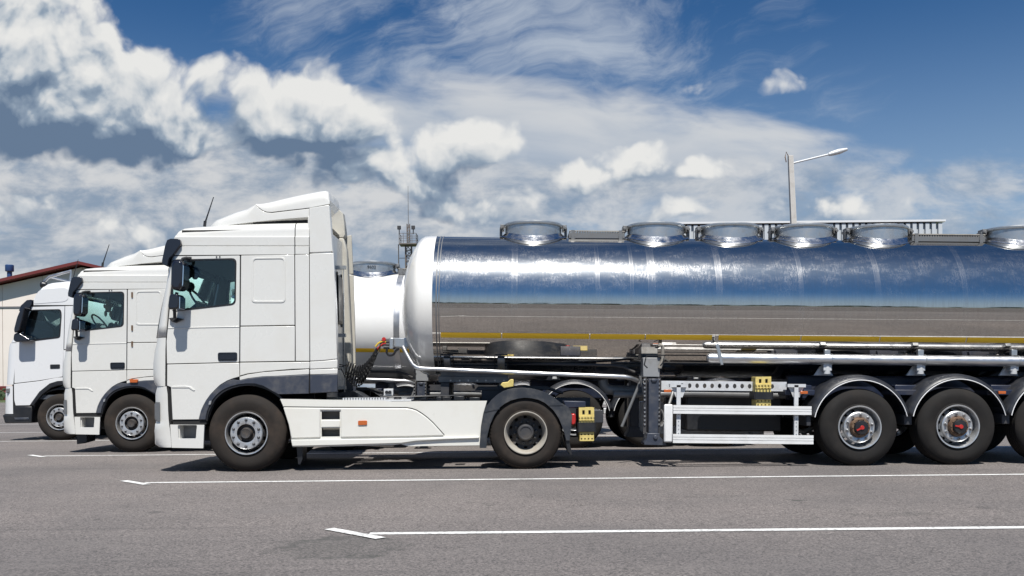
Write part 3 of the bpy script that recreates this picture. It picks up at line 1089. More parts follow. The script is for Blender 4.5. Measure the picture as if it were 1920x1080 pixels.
def make_tractor():
    root = thing('tractor_unit', 'white tractor unit with black sun visor coupled to the polished tanker', 'truck',
                 (-2.2, 1.25, 0), 'white tractor units')
    pm = M['paint']

    def panel(name, pts, m=pm, y0=0.0, y1=.03, par=root, bev=.006, mir=True, rnd=0.0):
        q = PL(pts)
        if rnd: q = round_poly(q, rnd)
        mb = MB().prism(q, y0, y1)
        if mir: mb.mirror()
        return mb.build(name, m, par, bevel=bev)

    FX = lambda u, v: P(u, v)[0] * 1.012 - .035
    # --- inner shell behind the panels (dark, shows only in the gaps) with the door window left open
    win = round_poly(PL([(322, 487.5), (443, 484.8), (441.5, 570.5), (322, 584)]), .07)
    o_, i_ = ray_loops(PL([(320, 474), (582, 472), (582, 737), (524, 740), (500, 722), (460, 716), (425, 728), (404, 747), (388, 790), (314, 790), (312, 640)]), win)
    MB().ring(o_, i_, .024, .05).mirror().build('inner_shell', M['seam'], root)
    xr = P(582, 600)[0]
    _, zt = P(450, 474)
    _, zfl = P(450, 690)
    MB().box(xr - .03, xr + .03, .03, 2.47, 1.12, zt + .5).build('rear_wall', M['paint'], root, bevel=.01)
    # floor and engine hump
    MB().box(-4.75, xr, .06, 2.44, zfl - .06, zfl).build('cab_floor', M['interior'], root)

    # --- side panels
    door = MB()
    o_, i_ = ray_loops(round_poly(PL([(328, 480.5), (449.7, 479), (448.2, 678.5), (313.2, 681.7), (312.4, 640)]), .012, 2), win)
    door.ring(o_, i_, 0, .024).mirror()
    door = door.build('door', pm, root, bevel=.004)
    gk = [((x - sum(p[0] for p in win) / len(win)), (z - sum(p[1] for p in win) / len(win))) for x, z in win]
    wc = (sum(p[0] for p in win) / len(win), sum(p[1] for p in win) / len(win))
    MB().ring([(wc[0] + x * 1.012, wc[1] + z * 1.02) for x, z in gk], [(wc[0] + x * .965, wc[1] + z * .955) for x, z in gk], -.004, .02).mirror().build('window_seal', M['black'], door)
    MB().prism([(wc[0] + x * .985, wc[1] + z * .985) for x, z in gk], .008, .013).mirror().build('window', M['glass'], door)
    hx = PL([(408.5, 661), (445, 660.5), (445, 676.5), (409, 677)])
    hb = MB().ring(*ray_loops(round_poly(hx, .03), round_poly([(wx * .86 + .14 * sum(p[0] for p in hx) / 4, wz * .72 + .28 * sum(p[1] for p in hx) / 4) for wx, wz in hx], .02), 32), -.008, .02)
    hb.prism(round_poly(PL([(413, 670), (441, 669.5), (441, 673.5), (413, 674)]), .01), -.014, .01)
    hb.prism(PL([(410, 662), (444, 661.5), (444, 675.5), (410, 676)]), -.002, .005)
    hb.mirror().build('door_handle', M['glossblack'], door)
    # crease along the waist: a slim raised lip
    MB().prism(PL([(315, 614.2), (448.6, 611.6), (448.6, 613.4), (315, 616)]), -.006, .01).mirror().build('waist_crease', pm, door, bevel=.003)
    mb = MB()
    for (u0, u1, v0, v1) in ((405, 407.5, 480.6, 483), (411, 413.5, 480.4, 482.8)):
        (x0, z1), (x1, z0) = P(u0, v0), P(u1, v1)
        mb.box(x0, x1, -.006, .01, z0, z1)
    mb.build('door_clip', M['black'], door)

    sp = panel('sleeper_panel', [(452, 479), (551.5, 477.5), (552.5, 609.5), (450.8, 611)])
    MB().ring(*ray_loops(round_poly(PL([(472, 483), (535, 482), (535.5, 567.5), (471.5, 567.5)]), .06), round_poly(PL([(475, 486), (532, 485), (532.5, 564), (475, 564)]), .05)), -.007, .004).mirror().build('locker_recess', pm, sp, bevel=.003)
    panel('sleeper_lower_panel', [(450.8, 612.5), (552.5, 611.2), (553, 677), (450, 678.5)])
    panel('corner_panel', [(553.2, 477.4), (579.2, 477), (580.3, 677), (554.2, 677)])
    panel('waist_panel', [(450, 680), (580.3, 678.5), (580.3, 691), (548, 692), (500, 696), (464.4, 700.5), (449.6, 704.5)])
    # lower door with the arch cut-out
    arch_o = [(449, 706), (437, 709.5), (425.6, 714), (413, 721.5), (403, 731), (394, 740.5), (386.7, 750.6), (381, 761), (377, 770), (374.5, 779), (373, 786.5)]
    panel('lower_door', [(313.5, 683.5), (448.4, 680.3), (448.4, 705)] + arch_o + [(323.5, 787), (320.5, 726), (313, 723)], bev=.005)
    panel('step_crease', [(322, 724.5), (346, 723), (358, 725), (366, 732), (362, 732.5), (354, 727), (322, 727)], y0=-.008, y1=.01, bev=.003)
    # slate arch trim, white shoulder above it
    sh_o = [(449.5, 706.5), (464.4, 702.3), (492, 698.2), (520, 696), (548, 694.2), (579.5, 692.5)]
    sh_i = [(449.5, 713), (464.4, 709.5), (492, 706), (520, 705), (548, 703.5), (579.5, 701.5)]
    MB().strip(PL(sh_o), PL(sh_i), -.004, .03).mirror().build('arch_shoulder', pm, root, bevel=.004)
    tr_o = [(373.6, 787), (375, 779), (377.6, 770), (381.6, 761), (387.4, 750.8), (394.6, 741), (403.6, 731.6), (413.6, 722.3), (426, 715), (437, 711.4), (449.5, 713.4), (464.4, 709.9), (492, 706.4), (520, 705.4), (548, 703.9), (579.6, 701.9)]
    tr_i = [(386, 787), (387, 779), (389.4, 770), (394, 759), (400.6, 747.8), (408, 739.5), (416, 733), (424, 728.5), (434, 724.5), (448, 721), (464.4, 719.4), (480, 719.6), (494, 723.5), (508, 731.5), (522, 739.2), (579.6, 738)]
    at = MB().strip(PL(tr_o), PL(tr_i), -.012, .05).mirror().build('arch_trim', M['trim'], root, bevel=.008)
    MB().strip(PL([(p[0] + .6, p[1] + .3) for p in tr_i[:15]]), PL([(p[0] + 2.5, p[1] + 3) for p in tr_i[:15]]), .0, .30).mirror().build('arch_lip', M['black'], root)
    rf = PL([(393, 752), (397.5, 751), (396, 758), (391.5, 759)])
    MB().prism(round_poly(rf, .01), -.02, .0).build('side_reflector', M['rim'], at)

    # --- front corner, windscreen pillar, nose
    W0 = [(480, 322, 329.5), (500, 318, 326.5), (540, 309.5, 321), (580, 300.8, 316), (610, 295.5, 313.5), (632, 292.5, 311.8)]

    def rows(tab):
        return [(P(e, v)[1], FX(u, v)) for v, u, e in tab], [P(e, v)[0] - .006 for v, u, e in tab]
    # pillars near and far
    for side in (0, 1):
        out = []
        for v, u, e in W0:
            xe, z = P(e, v)
            xe -= .008
            xf = FX(u, v)
            row = []
            for i in range(7):
                tt = math.pi / 2 * i / 9
                x, y = xe + (xf - xe) * math.sin(tt), .42 * (1 - math.cos(tt))
                row.append((x, y if side == 0 else 2.5 - y, z))
            out.append(row)
        pl = MB().grid(out).build('pillar', pm, root)
        sm = pl.modifiers.new('solid', 'SOLIDIFY')
        sm.thickness = .03
    out = []
    for v, u, e in W0:
        xe, z = P(e, v)
        xf = FX(u, v)
        row = []
        for i in range(7, 10):
            tt = math.pi / 2 * (i - 1) / 9
            row.append((xe + (xf - xe) * math.sin(tt), .42 * (1 - math.cos(tt)), z))
        row = row + [(x, 2.5 - y, z) for x, y, z in row[::-1]]
        out.append(row)
    MB().grid(out).build('windscreen', M['glass'], root)
    # windscreen edge seen as a dark line
    e0 = [Vector((P(e, v)[0] + (FX(u, v) - P(e, v)[0]) * .97, .27, P(e, v)[1])) for v, u, e in W0]
    MB().tube(e0, .014, 8).mirror().build('screen_seal', M['black'], root)
    # wiper arm tip
    wxa, wza = P(297, 596)
    MB().tube([(wxa + .03, .22, wza + .35), (wxa - .005, .16, wza + .06), (wxa - .01, .14, wza), (wxa + .04, .18, wza - .04)], .012, 6).build('wiper', M['black'], root)
    # air deflector corner and nose below the screen
    Nz = [(633, 292.5, 311.8), (645, 290.5, 311.4), (656, 287, 311), (680, 283.6, 310.8), (706, 283.6, 310.6), (717, 286, 310.6), (724, 291, 310.6)]
    r_, x_ = rows(Nz)
    front_loft(r_, x_, MB()).build('nose_panel', pm, root, angle=50)
    MB().box(P(311, 640)[0] - .012, P(311, 640)[0] + .012, .014, .04, P(311, 724)[1], P(311, 634)[1]).mirror().build('corner_gap', M['seam'], root)
    # bumper
    Bz = [(724.5, 294, 313), (739, 289.6, 315), (770, 290, 316), (786, 290.4, 317), (794, 290, 318), (795.5, 288.5, 318), (809, 287, 320), (820, 287.6, 321), (834, 288, 322), (839, 296, 322)]
    r_, x_ = rows(Bz)
    bp = front_loft(r_, x_, MB(), a=.36).build('bumper', pm, root, angle=40)
    # headlamp wraps the corner
    out = []
    for v in (754, 758, 766, 776, 785, 790):
        row = []
        (xa, z), xf = P(316, v), FX(290, v)
        wdt = interp([(754, .5), (758, 1), (776, .95), (785, .8), (790, .4)], v)
        for i in range(7):
            tt = R(14 + 46 * wdt * i / 6)
            row.append((xa + (xf - .012 - xa) * math.sin(tt + R(12)), -.010 + .36 * (1 - math.cos(tt + R(12))), z))
        out.append(row)
    MB().grid(out).mirror().build('headlamp', M['greysteel'], bp)
    MB().prism(PL([(313, 724), (316.5, 726), (319, 787), (321, 795), (318, 795), (315.5, 770)]), .012, .05).mirror().build('bumper_gap', M['seam'], root)
    # grille on the nose
    mb = MB()
    for k in range(6):
        zz = P(300, 648 + k * 12)[1]
        mb.box(FX(284, 690) - .03, FX(284, 690) + .02, .55, 1.95, zz - .045, zz)
    mb.build('grille', M['black'], root, bevel=.006)
    # step recess
    st = MB()
    o_, i_ = ray_loops(PL([(319, 796), (383, 796.5), (381, 840.5), (322, 839.5)]), round_poly(PL([(333, 796.8), (369.5, 797), (367.5, 823), (335, 824)]), .02))
    st.ring(o_, i_, 0, .03)
    st.ring(i_, [(x * .9 + .1 * P(351, 811)[0], z) for x, z in i_], .03, .18)
    st.mirror()
    st = st.build('step', pm, root, bevel=.006)
    MB().prism(PL([(331, 796), (372, 796), (372, 830), (331, 830)]), .18, .22).mirror().build('step_back', M['greysteel'], st)
    (xa, za), (xb2, zb2) = P(332, 823), P(370, 826)
    MB().box(xa, xb2, .004, .19, zb2 - .01, za).mirror().build('step_plate', M['silverpaint'], st)
    MB().box(P(323, 788)[0], P(386, 788)[0], .015, .30, P(350, 796)[1], P(350, 788)[1]).mirror().build('step_shadow_gap', M['seam'], root)
    xlo = -4.9
    MB().box(xlo, -3.2, .35, 2.15, .42, .62).build('front_beam', M['chassis'], root)

    # --- upper cab (roof box) with stepped ribs
    top = [(326.5, 446), (328, 441), (332.5, 431.7), (342, 425.5), (362, 423), (395, 420.5), (464, 417), (520, 415.4), (552, 414.8)]

    def roof_rows(us, topf, base_v):
        out = []
        for u in us:
            tv = interp(topf, u)
            x, zt_ = P(u, tv)
            zb_ = P(u, base_v(u))[1]
            z1 = P(u, 461.5)[1]
            z2 = P(u, 443.5)[1]
            zs = [(0, zb_), (0, min(z1 - .006, zt_)), (.016, min(z1, zt_)), (.006, min(z1 + .014, zt_)), (.004, min(z2 - .006, zt_)), (.018, min(z2 + .004, zt_)), (.022, min(z2 + .02, zt_))]
            r = max(.01, min(.13, (zt_ - z2) * .8))
            for i in range(6):
                a = math.pi / 2 * i / 5
                zs.append((.024 + r * (1 - math.cos(a)), max(zt_ - r + r * math.sin(a), zb_)))
            zs.append((.6, zt_ + .02))
            out.append([(x, y, z) for y, z in zs] + [(x, 2.5 - y, z) for y, z in zs[::-1]])
        return out
    us = [326.5, 327.2, 328, 330, 332.5, 336, 342, 350, 362, 380, 395, 430, 464, 500, 530, 551.5]
    rr_ = roof_rows(us, top, lambda u: 478.3 - (u - 330) * .006)
    rbx = MB().grid(rr_)
    rbx.add(rr_[0], [tuple(range(len(rr_[0])))])
    rbx.build('roof_box', pm, root, angle=30)
    MB().grid(roof_rows([553.2, 566, 578.8], [(552, 414.8), (579, 414.2)], lambda u: 476.2)).build('roof_box_end', pm, root, angle=30)
    MB().box(P(340, 470)[0], P(582, 470)[0], .03, 2.47, P(450, 477.5)[1], P(450, 430)[1]).build('roof_core', M['seam'], root)
    # --- roof fairing
    fair = [(368.6, 421.6), (370.5, 418), (375.5, 413.6), (383, 408.5), (392, 404.4), (412, 397.4), (436.7, 388.6), (456, 383.5), (475.5, 380), (482, 387.5), (489.4, 393.2), (497, 395.6), (506, 396.4), (540, 392.7), (577.5, 389)]
    crease = [(368, 422.4), (400, 419.8), (459, 414.5), (500, 411), (540, 407.5), (577.5, 405)]
    bot = [(368, 426), (400, 425), (456, 419), (464, 416.3), (520, 414), (577.5, 412.4)]
    out = []
    for u in [368.6, 370.5, 375.5, 383, 392, 402, 412, 424, 436.7, 456, 475.5, 482, 489.4, 497, 506, 520, 540, 560, 577.5]:
        x, zt_ = P(u, interp(fair, u))
        zc = P(u, interp(crease, u))[1]
        zb_ = P(u, interp(bot, u))[1]
        inset = interp([(368, .55), (375, .38), (392, .25), (430, .15), (476, .10), (577, .06)], u)
        r = max(.01, min(.16, (zt_ - zc) * .8)) if u < 474 else .012
        zs = [(inset + .10, zb_), (inset, zc)]
        for i in range(6):
            a = math.pi / 2 * i / 5
            zs.append((inset + .004 + r * (1 - math.cos(a)), max(zt_ - r + r * math.sin(a), zc + .001 * i)))
        zs.append((.9, zt_ + .01))
        out.append([(x, y, z) for y, z in zs] + [(x, 2.5 - y, z) for y, z in zs[::-1]])
    mb = MB().grid(out)
    mb.add(out[0], [tuple(range(len(out[0])))])
    mb.build('roof_fairing', pm, root, angle=40)
    MB().box(P(470, 415)[0], P(578, 415)[0], .12, 2.38, P(520, 417)[1], P(520, 408)[1]).build('fairing_gap', M['seam'], root)
    flt = [(476.5, 380), (500, 373.2), (520, 367.8), (545, 362.4), (561.7, 359), (580, 355.6), (597.8, 352.6), (606, 352), (611, 353.5), (614, 359), (616.5, 374)]
    flb = [(476.5, 380.6), (482, 387), (489.4, 392.3), (497, 394.8), (506, 395.4), (540, 391.7), (578, 388), (597, 384.6), (616.5, 381)]
    out = []
    for u in [476.5, 479, 482, 486, 489.4, 497, 506, 520, 540, 561.7, 580, 597.8, 606, 611, 614, 616.5]:
        x, zt_ = P(u, interp(flt, u))
        zb_ = P(u, interp(flb, u))[1]
        r = max(.004, min(.15, (zt_ - zb_) * .8))
        inset = interp([(476, .10), (577, .06), (616, .05)], u)
        zs = [(inset + .03, zb_ - .002), (inset, zb_ + .002)]
        for i in range(6):
            a = math.pi / 2 * i / 5
            zs.append((inset + .002 + r * (1 - math.cos(a)), max(zt_ - r + r * math.sin(a), zb_ + .003 + .0005 * i)))
        zs.append((.8, zt_ + .015))
        sw = .62 * max(0, (u - 520) / 96.5)                   # trailing edge swept on the far half
        out.append([(x, y, z) for y, z in zs] + [(x - sw * max(0, (1.9 - y) / 1.9), 2.5 - y, z) for y, z in zs[::-1]])
    mb = MB().grid(out)
    mb.add(out[-1], [tuple(range(len(out[-1])))])
    mb.build('fairing_flap', pm, root, angle=40)

    # --- side deflectors behind the cab
    d1 = [(579.8, 390), (617, 384), (618.5, 400), (622.8, 462), (624.6, 472), (580.4, 474)]
    d2 = [(580.6, 475.6), (625.2, 474), (629.2, 570), (632.6, 673), (605, 676), (581.2, 677)]
    d2b = [(581.2, 678), (605, 677), (632.6, 674), (632.8, 690), (581.2, 692)]
    d3 = [(581.2, 693), (632.9, 691), (632.9, 701.2), (581.2, 702.6)]
    d4 = [(581.3, 703), (632.9, 701.6), (632.9, 735), (581.3, 737.5)]
    for (nm, pts, m_) in (('deflector_top', d1, pm), ('side_deflector', d2, pm), ('deflector_skirt', d2b, pm), ('deflector_strip', d3, pm), ('deflector_foot', d4, M['trim'])):
        q = PL(pts)
        MB().prism(q, -.004, .04).build(nm, m_, root, bevel=.008)
        xm = P(580, 600)[0]
        MB().prism([(xm + (x - xm) * .55, z) for x, z in q], 2.46, 2.504).build(nm, m_ if m_ is not pm else M['liner_shade'], root, bevel=.008)
    # vertical return along the deflector edge
    MB().strip(PL([(617, 386), (622.8, 462), (629.2, 570), (632.8, 690)]), PL([(613, 386), (618.8, 462), (625.2, 570), (628.8, 690)]), .03, .12).build('deflector_return', pm, root, bevel=.006)
    # rear air dam of the roof, seen past the deflector
    q = [P(u, v, 2.3) for u, v in [(600, 388), (636, 393), (643, 400), (646, 420), (648, 440), (645, 446), (600, 446)]]
    MB().prism(q, 2.28, 2.46).build('rear_air_dam', M['liner_shade'], root, bevel=.012)  # shadow on the dam is put into its colour with the darker beige
    q = [P(u, v, 2.3) for u, v in [(630, 447), (645, 447), (651, 470), (652, 500), (655, 560), (659, 640), (660, 700), (648, 700), (645, 640), (636, 560), (634, 500), (636, 470)]]
    MB().prism(q, 2.26, 2.42).build('rear_duct', M['liner_shade'], root, bevel=.02)
    x0, z0 = P(627, 506, 1.9)
    q = rrect(P(622, 560, 1.9)[0], P(638.5, 560, 1.9)[0], P(630, 612, 1.9)[1], P(630, 512, 1.9)[1], .1)
    MB().prism(q, 1.75, 2.1).build('air_intake', M['black'], root, bevel=.02)
    mb = MB()
    for v in (502, 629, 727):
        (x0, z0), (x1, z1) = P(612, v - 3, 1.6), P(649, v + 3, 1.6)
        mb.box(x0, x1, 1.55, 1.62, z1, z0)
    for u in (645.5,):
        (x0, z0), (x1, z1) = P(u - 1.6, 502, 1.6), P(u + 1.6, 735, 1.6)
        mb.box(x0, x1, 1.57, 1.60, z1, z0)
    mb.build('rear_rail', M['galv'], root)

    # --- sun visor, aerial
    vq = PL([(315.5, 451), (322, 448.4), (336.5, 448.6), (339.5, 451), (341.5, 458.7), (333.5, 470), (326.5, 479), (319.3, 486), (316.5, 500.4), (306.4, 496.4), (306, 489), (308.6, 477), (311.5, 462)])
    inn = PL([(324, 478), (317.5, 484), (314.5, 497), (309, 494), (311.5, 478), (316, 462), (322, 455), (333, 454), (336, 459)])
    mb = MB().prism(vq, -.05, .07).double()
    k = [vq[i] for i in (2, 1, 0, 12, 11, 10, 9)]
    k2 = [(x + .02, z - .015) for x, z in k]
    mb.strip(k, k2, .07, 2.43)
    mb.build('sun_visor', M['glossblack'], root, bevel=.012)
    (ax0, az0), (ax1, az1) = P(383.5, 421, .35), P(400.5, 369.5, .35)
    MB().tube([(ax0, .35, az0), ((ax0 + ax1) / 2, .35, (az0 + az1) / 2), (ax1, .35, az1)], [.013, .009, .006], 7).cyl((ax0, .35, az0 - .03), (ax0 + .01, .35, az0 + .05), .022, 8).build('aerial', M['black'], root)

    # --- mirrors on both sides
    for side in (0, 1):
        my = lambda mb: mb if side == 0 else MB().add([(x, 2.5 - y, z) for x, y, z in mb.v], [f[::-1] for f in mb.f])
        YM = -.20
        q = round_poly(PL([(331, 489), (346, 491), (349.5, 499), (348, 536), (343, 545.5), (329, 545), (325.5, 537), (326.5, 500)], YM), .05)
        a = my(MB().prism(q, -.33, -.07)).build('mirror', M['glossblack'], root, bevel=.045, seg=4)
        q2 = round_poly(PL([(323.5, 553), (338, 552.5), (341.5, 558), (341, 580.5), (322.5, 581.5), (320.6, 576)], YM), .04)
        my(MB().prism(q2, -.32, -.08)).build('lower_mirror', M['glossblack'], a, bevel=.04, seg=4)
        mb = MB()
        for qq, y0, y1 in ((PL([(347.5, 498), (349.2, 501), (348, 535), (346, 539)], YM), -.31, -.09), (PL([(340.6, 557), (341.9, 559), (341.4, 579), (340, 580)], YM), -.30, -.10)):
            mb.prism([(x + .006, z) for x, z in qq], y0, y1)
        my(mb).build('mirror_glass', M['mirror'], a)
        (xa, za), (xb3, zb3) = P(353, 485, -.05), P(338, 492, YM)
        (xc, zc), (xd, zd) = P(329, 600, -.02), P(326.5, 560, YM)
        mb = MB().tube([(xa, .02, za), (xa, -.12, za), (xa - .02, YM, za - .02), (xb3, YM, zb3 - .04)], .022, 8)
        mb.box(xa - .03, xa + .03, -.03, .02, za - .04, za + .03)
        my(mb).build('mirror_arm', M['black'], a, bevel=.006)
        mb = MB()
        mb.tube([(xc + .03, .01, zc + .01), (xc - .01, -.10, zc + .005), (xd, YM + .02, zd - .26), (xd, YM, zd - .05), (P(332, 548, YM)[0], YM, P(332, 548, YM)[1])], .024, 8)
        mb.prism(PL([(318.5, 597), (330, 595), (345.5, 598.5), (338, 602), (331, 605.5), (324, 603)]), -.05, .015)
        my(mb).build('mirror_arm', M['black'], a, bevel=.006)

    # --- cab interior
    zf = zfl
    for y in (.55, 1.95):
        s_ = MB()
        xs_ = P(398, 600)[0]
        s_.prism(round_poly([(xs_ - .05, zf + .02), (xs_ + .45, zf + .02), (xs_ + .62, zf + .55), (xs_ + .66, zf + 1.05), (xs_ + .52, zf + 1.08), (xs_ + .42, zf + .62), (xs_ + .30, zf + .48), (xs_ - .12, zf + .46)], .08), y - .26, y + .26)
        s_.build('seat', M['interior'], root, bevel=.04)
    MB().prism(PL([(316, 600), (322, 584), (345, 575), (362, 580), (370, 598), (366, 660), (318, 660)]), .12, 2.38).build('dashboard', M['interior'], root, bevel=.03)
    sx, sz = P(374, 567, .55)
    stw = MB()
    nrm = Vector((.82, 0, .57))
    e1, e2 = Vector((0, 1, 0)), Vector((-.57, 0, .82))
    ring = [Vector((sx, .58, sz)) + (e1 * math.cos(t_) + e2 * math.sin(t_)) * .22 for t_ in [2 * math.pi * i / 24 for i in range(25)]]
    stw.tube(ring, .016, 8, caps=False)
    stw.tube([ring[0], ring[12]], .014, 6).tube([Vector((sx, .58, sz)), Vector((sx - .25, .58, sz - .2))], .035, 8)
    stw.build('steering_wheel', M['black'], root)
    MB().box(P(330, 480)[0], xr - .05, .06, 2.44, P(380, 487)[1], P(380, 470)[1]).build('headliner', M['interior_light'], root)
    MB().box(P(452, 600)[0] + .0, P(452, 600)[0] + .04, .06, 2.44, zf, P(452, 487)[1]).build('sleeper_curtain', M['interior'], root)
    # items hanging behind the screen
    x0, z0 = P(352, 520, .5)
    mb = MB()
    for (du, dv, r) in ((352, 515, .07), (360, 512, .06), (366, 518, .05), (349, 530, .06), (356, 538, .075)):
        xx, zz = P(du, dv, .7)
        mb.lathe([(.001, -r * .5), (r * .7, -r * .35), (r, 0), (r * .7, r * .35), (.001, r * .5)], (xx, .7, zz), 'y', 10)
    mb.build('window_ornament', M['interior'], root)

    # --- side skirts
    sk = [(524.5, 748), (560, 748.4), (620, 749.6), (716, 751), (734, 753), (800, 752.2), (913, 751.4), (906, 775), (901.5, 800), (899, 835.2), (830, 836), (765, 836.8), (752, 833), (735, 834.5), (620, 837.2), (548, 838.2), (545, 820), (540, 792), (534, 770)]
    q = PL(sk)
    holes = [PL([(602.3, 771.3), (636.7, 771), (636.7, 786.3), (602.3, 786.6)]), PL([(602.3, 802.6), (636.7, 802.3), (636.7, 818.6), (602.3, 819)])]
    bigl, bigr = P(560, 770)[0], P(700, 770)[0]
    # skirt split in three so that the vents stay open
    za_, zb_ = P(600, 769)[1], P(600, 821)[1]
    zl = lambda x: None
    left = [(524.5, 748), (560, 748.4), (602.3, 749.3), (602.3, 837.5), (548, 838.2), (545, 820), (540, 792), (534, 770)]
    right = [(636.7, 749.8), (716, 751), (734, 753), (800, 752.2), (913, 751.4), (906, 775), (901.5, 800), (899, 835.2), (830, 836), (765, 836.8), (752, 833), (735, 834.5), (636.7, 837)]
    mids = [[(602.3, 749.3), (636.7, 749.8), (636.7, 771), (602.3, 771.3)], [(602.3, 786.6), (636.7, 786.3), (636.7, 802.3), (602.3, 802.6)], [(602.3, 819), (636.7, 818.6), (636.7, 837), (602.3, 837.5)]]
    mb = MB()
    for part in [left, right] + mids:
        mb.prism(PL(part), .02, .05)
    s_ = mb.mirror().build('side_skirt', M['skirt'], root, flat=True)
    MB().prism(PL([(600, 769), (639, 769), (639, 821), (600, 821)]), .13, .15).mirror().build('vent_back', M['vent'], s_)
    crv = [(531, 763.2), (620, 764.2), (700, 764.5), (762, 764.7), (772, 766.4), (780.7, 769.3), (791, 775.5), (801, 783), (812, 793), (822, 804), (833, 816)]
    MB().strip(PL(crv), PL([(a + .2, b - 1.3) for a, b in crv]), .014, .024).mirror().build('skirt_groove', M['seam'], s_, flat=True)
    # raised side field with the curved end, and the sill lip
    MB().prism(PL([(531, 764), (620, 765), (762, 765.5), (772, 767.3), (780.7, 770.3), (791, 776.5), (801, 784), (812, 794), (822, 805), (832, 816.5), (765, 818.5), (638.5, 820), (638.5, 769), (600.5, 769), (600.5, 820.5), (546, 822), (541, 796)]), .002, .022).mirror().build('skirt_field', M['skirt'], s_, bevel=.010)
    MB().prism(PL([(602, 788.5), (637, 788.2), (637, 800.6), (602, 801)]), .008, .022).mirror().build('vent_bar', M['skirt'], s_, bevel=.004)
    MB().prism(PL([(546, 824.5), (640, 823.5), (765, 821.6), (835, 820), (898.5, 818.5), (898, 822), (835, 824), (780, 827), (752, 831), (620, 835), (548, 836.5)]), -.012, .03).mirror().build('skirt_sill', M['skirt'], s_, bevel=.008)
    MB().prism(round_poly(PL([(671.5, 788.8), (688.5, 788.2), (688.5, 796.8), (671.5, 797.4)]), .015), -.012, .01).mirror().build('side_marker', M['amber'], root, bevel=.004)
    mb = MB()
    for k in range(16):
        x0 = P(640 + k * 5.2, 748)[0]
        mb.box(x0, x0 + .02, .10, .50, P(680, 749)[1] - .01, P(680, 746)[1])
    mb.build('tread_plate', M['silverpaint'], root)
    MB().box(P(640, 750)[0], P(770, 750)[0], .06, .62, P(680, 753)[1], P(680, 750)[1]).mirror().build('deck_plate', M['silverpaint'], root)
    # front mud flap
    MB().prism(PL([(553.5, 838), (565, 838), (564.5, 862), (560, 872), (556.5, 871), (554.5, 850)]), .08, .34).build('mud_flap', M['black'], root)

    # --- chassis
    ch = MB()
    for y in (.83, 1.53):
        ch.box(-4.6, 1.15, y, y + .14, .70, .97)
    for x in (-4.0, -2.6, -1.3, -.3, .95):
        ch.box(x, x + .12, .83, 1.67, .74, .92)
    ch.build('chassis_frame', M['chassis'], root, bevel=.008)
    mb = MB()
    mb.cyl((-3.67, .30, .53), (-3.67, 2.2, .53), .07, 12).cyl((.18, .30, .50), (.18, 2.2, .50), .09, 12)
    mb.lathe([(.001, -.22), (.15, -.18), (.22, 0), (.15, .18), (.001, .22)], (.18, 1.25, .5), 'y', 16)
    mb.build('axle', M['chassis'], root)
    mb = MB()
    mb.box(-2.25, -1.0, .32, .80, .42, .85).box(-2.25, -1.3, 1.72, 2.2, .42, .85).box(-3.1, -2.4, .6, 1.9, .38, .8)
    mb.build('tank_box', M['chassis'], root, bevel=.03)
    fw = MB().prism([(-.55, 1.09), (.55, 1.09), (.75, 1.02), (.75, 1.06), (.5, 1.15), (-.5, 1.15)], .82, 1.68)
    fw.box(-.45, .45, .83, .92, .95, 1.1).box(-.45, .45, 1.58, 1.67, .95, 1.1)
    fw.build('fifth_wheel', M['chassis'], root, bevel=.01)
    # rear mudguards
    f_o = [(899.5, 840), (902, 801), (908.5, 770), (914, 759.5), (921.5, 749.6), (931, 741), (942, 734), (953, 730), (965.6, 727.6), (981, 727), (996.7, 728.4), (1011, 731.8), (1025, 736.7), (1038, 744.6), (1051, 754.8), (1059, 759), (1066, 764), (1073, 779), (1071, 800), (1068, 826)]
    f_i = [(912, 840), (913.5, 818), (919, 796), (926.5, 779), (936, 765), (946.5, 757), (958, 751), (971, 747.4), (984, 745.7), (997, 746.8), (1009.6, 749.6), (1022, 755.6), (1033, 765), (1038, 770), (1043, 777), (1048.5, 786), (1053, 797), (1057, 808), (1060, 818), (1062, 826)]
    mg = MB().strip(PL(f_o), PL(f_i), -.005, .03).strip(PL(f_o), PL([(a * .93 + c * .07, b * .93 + d * .07) for (a, b), (c, d) in zip(f_o, f_i)]), .03, .62)
    mg.mirror().build('mudguard', M['fender_dusty'], root, bevel=.01)
    mb = MB()
    for (a, b_, c_, d_) in (((908, 770), (936, 764), (937, 767), (908, 773)), ((1030, 757.5), (1056, 757), (1056, 760), (1030, 760.5))):
        mb.prism(PL([a, b_, c_, d_]), -.012, .0)
    mb.build('mudguard_joint', M['fender_dusty'], root)
    MB().prism(PL([(1058, 815), (1067, 824), (1073.5, 853), (1070.5, 855), (1064, 845)]), .02, .5).mirror().build('rear_flap', M['black'], root, bevel=.006)
    MB().prism(PL([(1058, 752), (1100, 753), (1100, 764), (1062, 766)]), .15, .55).mirror().build('rear_bracket', M['navy'], root, bevel=.01)
    MB().prism(round_poly(PL([(1071, 776), (1079.5, 775.5), (1080.3, 784), (1079.5, 796), (1072, 798), (1070, 788)]), .03), .05, .42).mirror().build('tail_light', M['red'], root, bevel=.015)
    MB().box(1.0, 1.28, .25, 2.25, .62, .80).build('rear_beam', M['chassis'], root, bevel=.01)
    # battery and socket odds and ends on the deck
    (x0, z0), (x1, z1) = P(719.5, 729, .7), P(737, 742, .7)
    MB().box(x0, x1, .7, .8, z1, z0).build('socket_plate', M['silverpaint'], root, bevel=.005)
    mb = MB()
    for u in (725.5, 731.5):
        x0, z0 = P(u, 735.5, .7)
        mb.cyl((x0, .69, z0), (x0, .66, z0), .025, 10)
    mb.build('socket', M['black'], root)
    mb = MB()
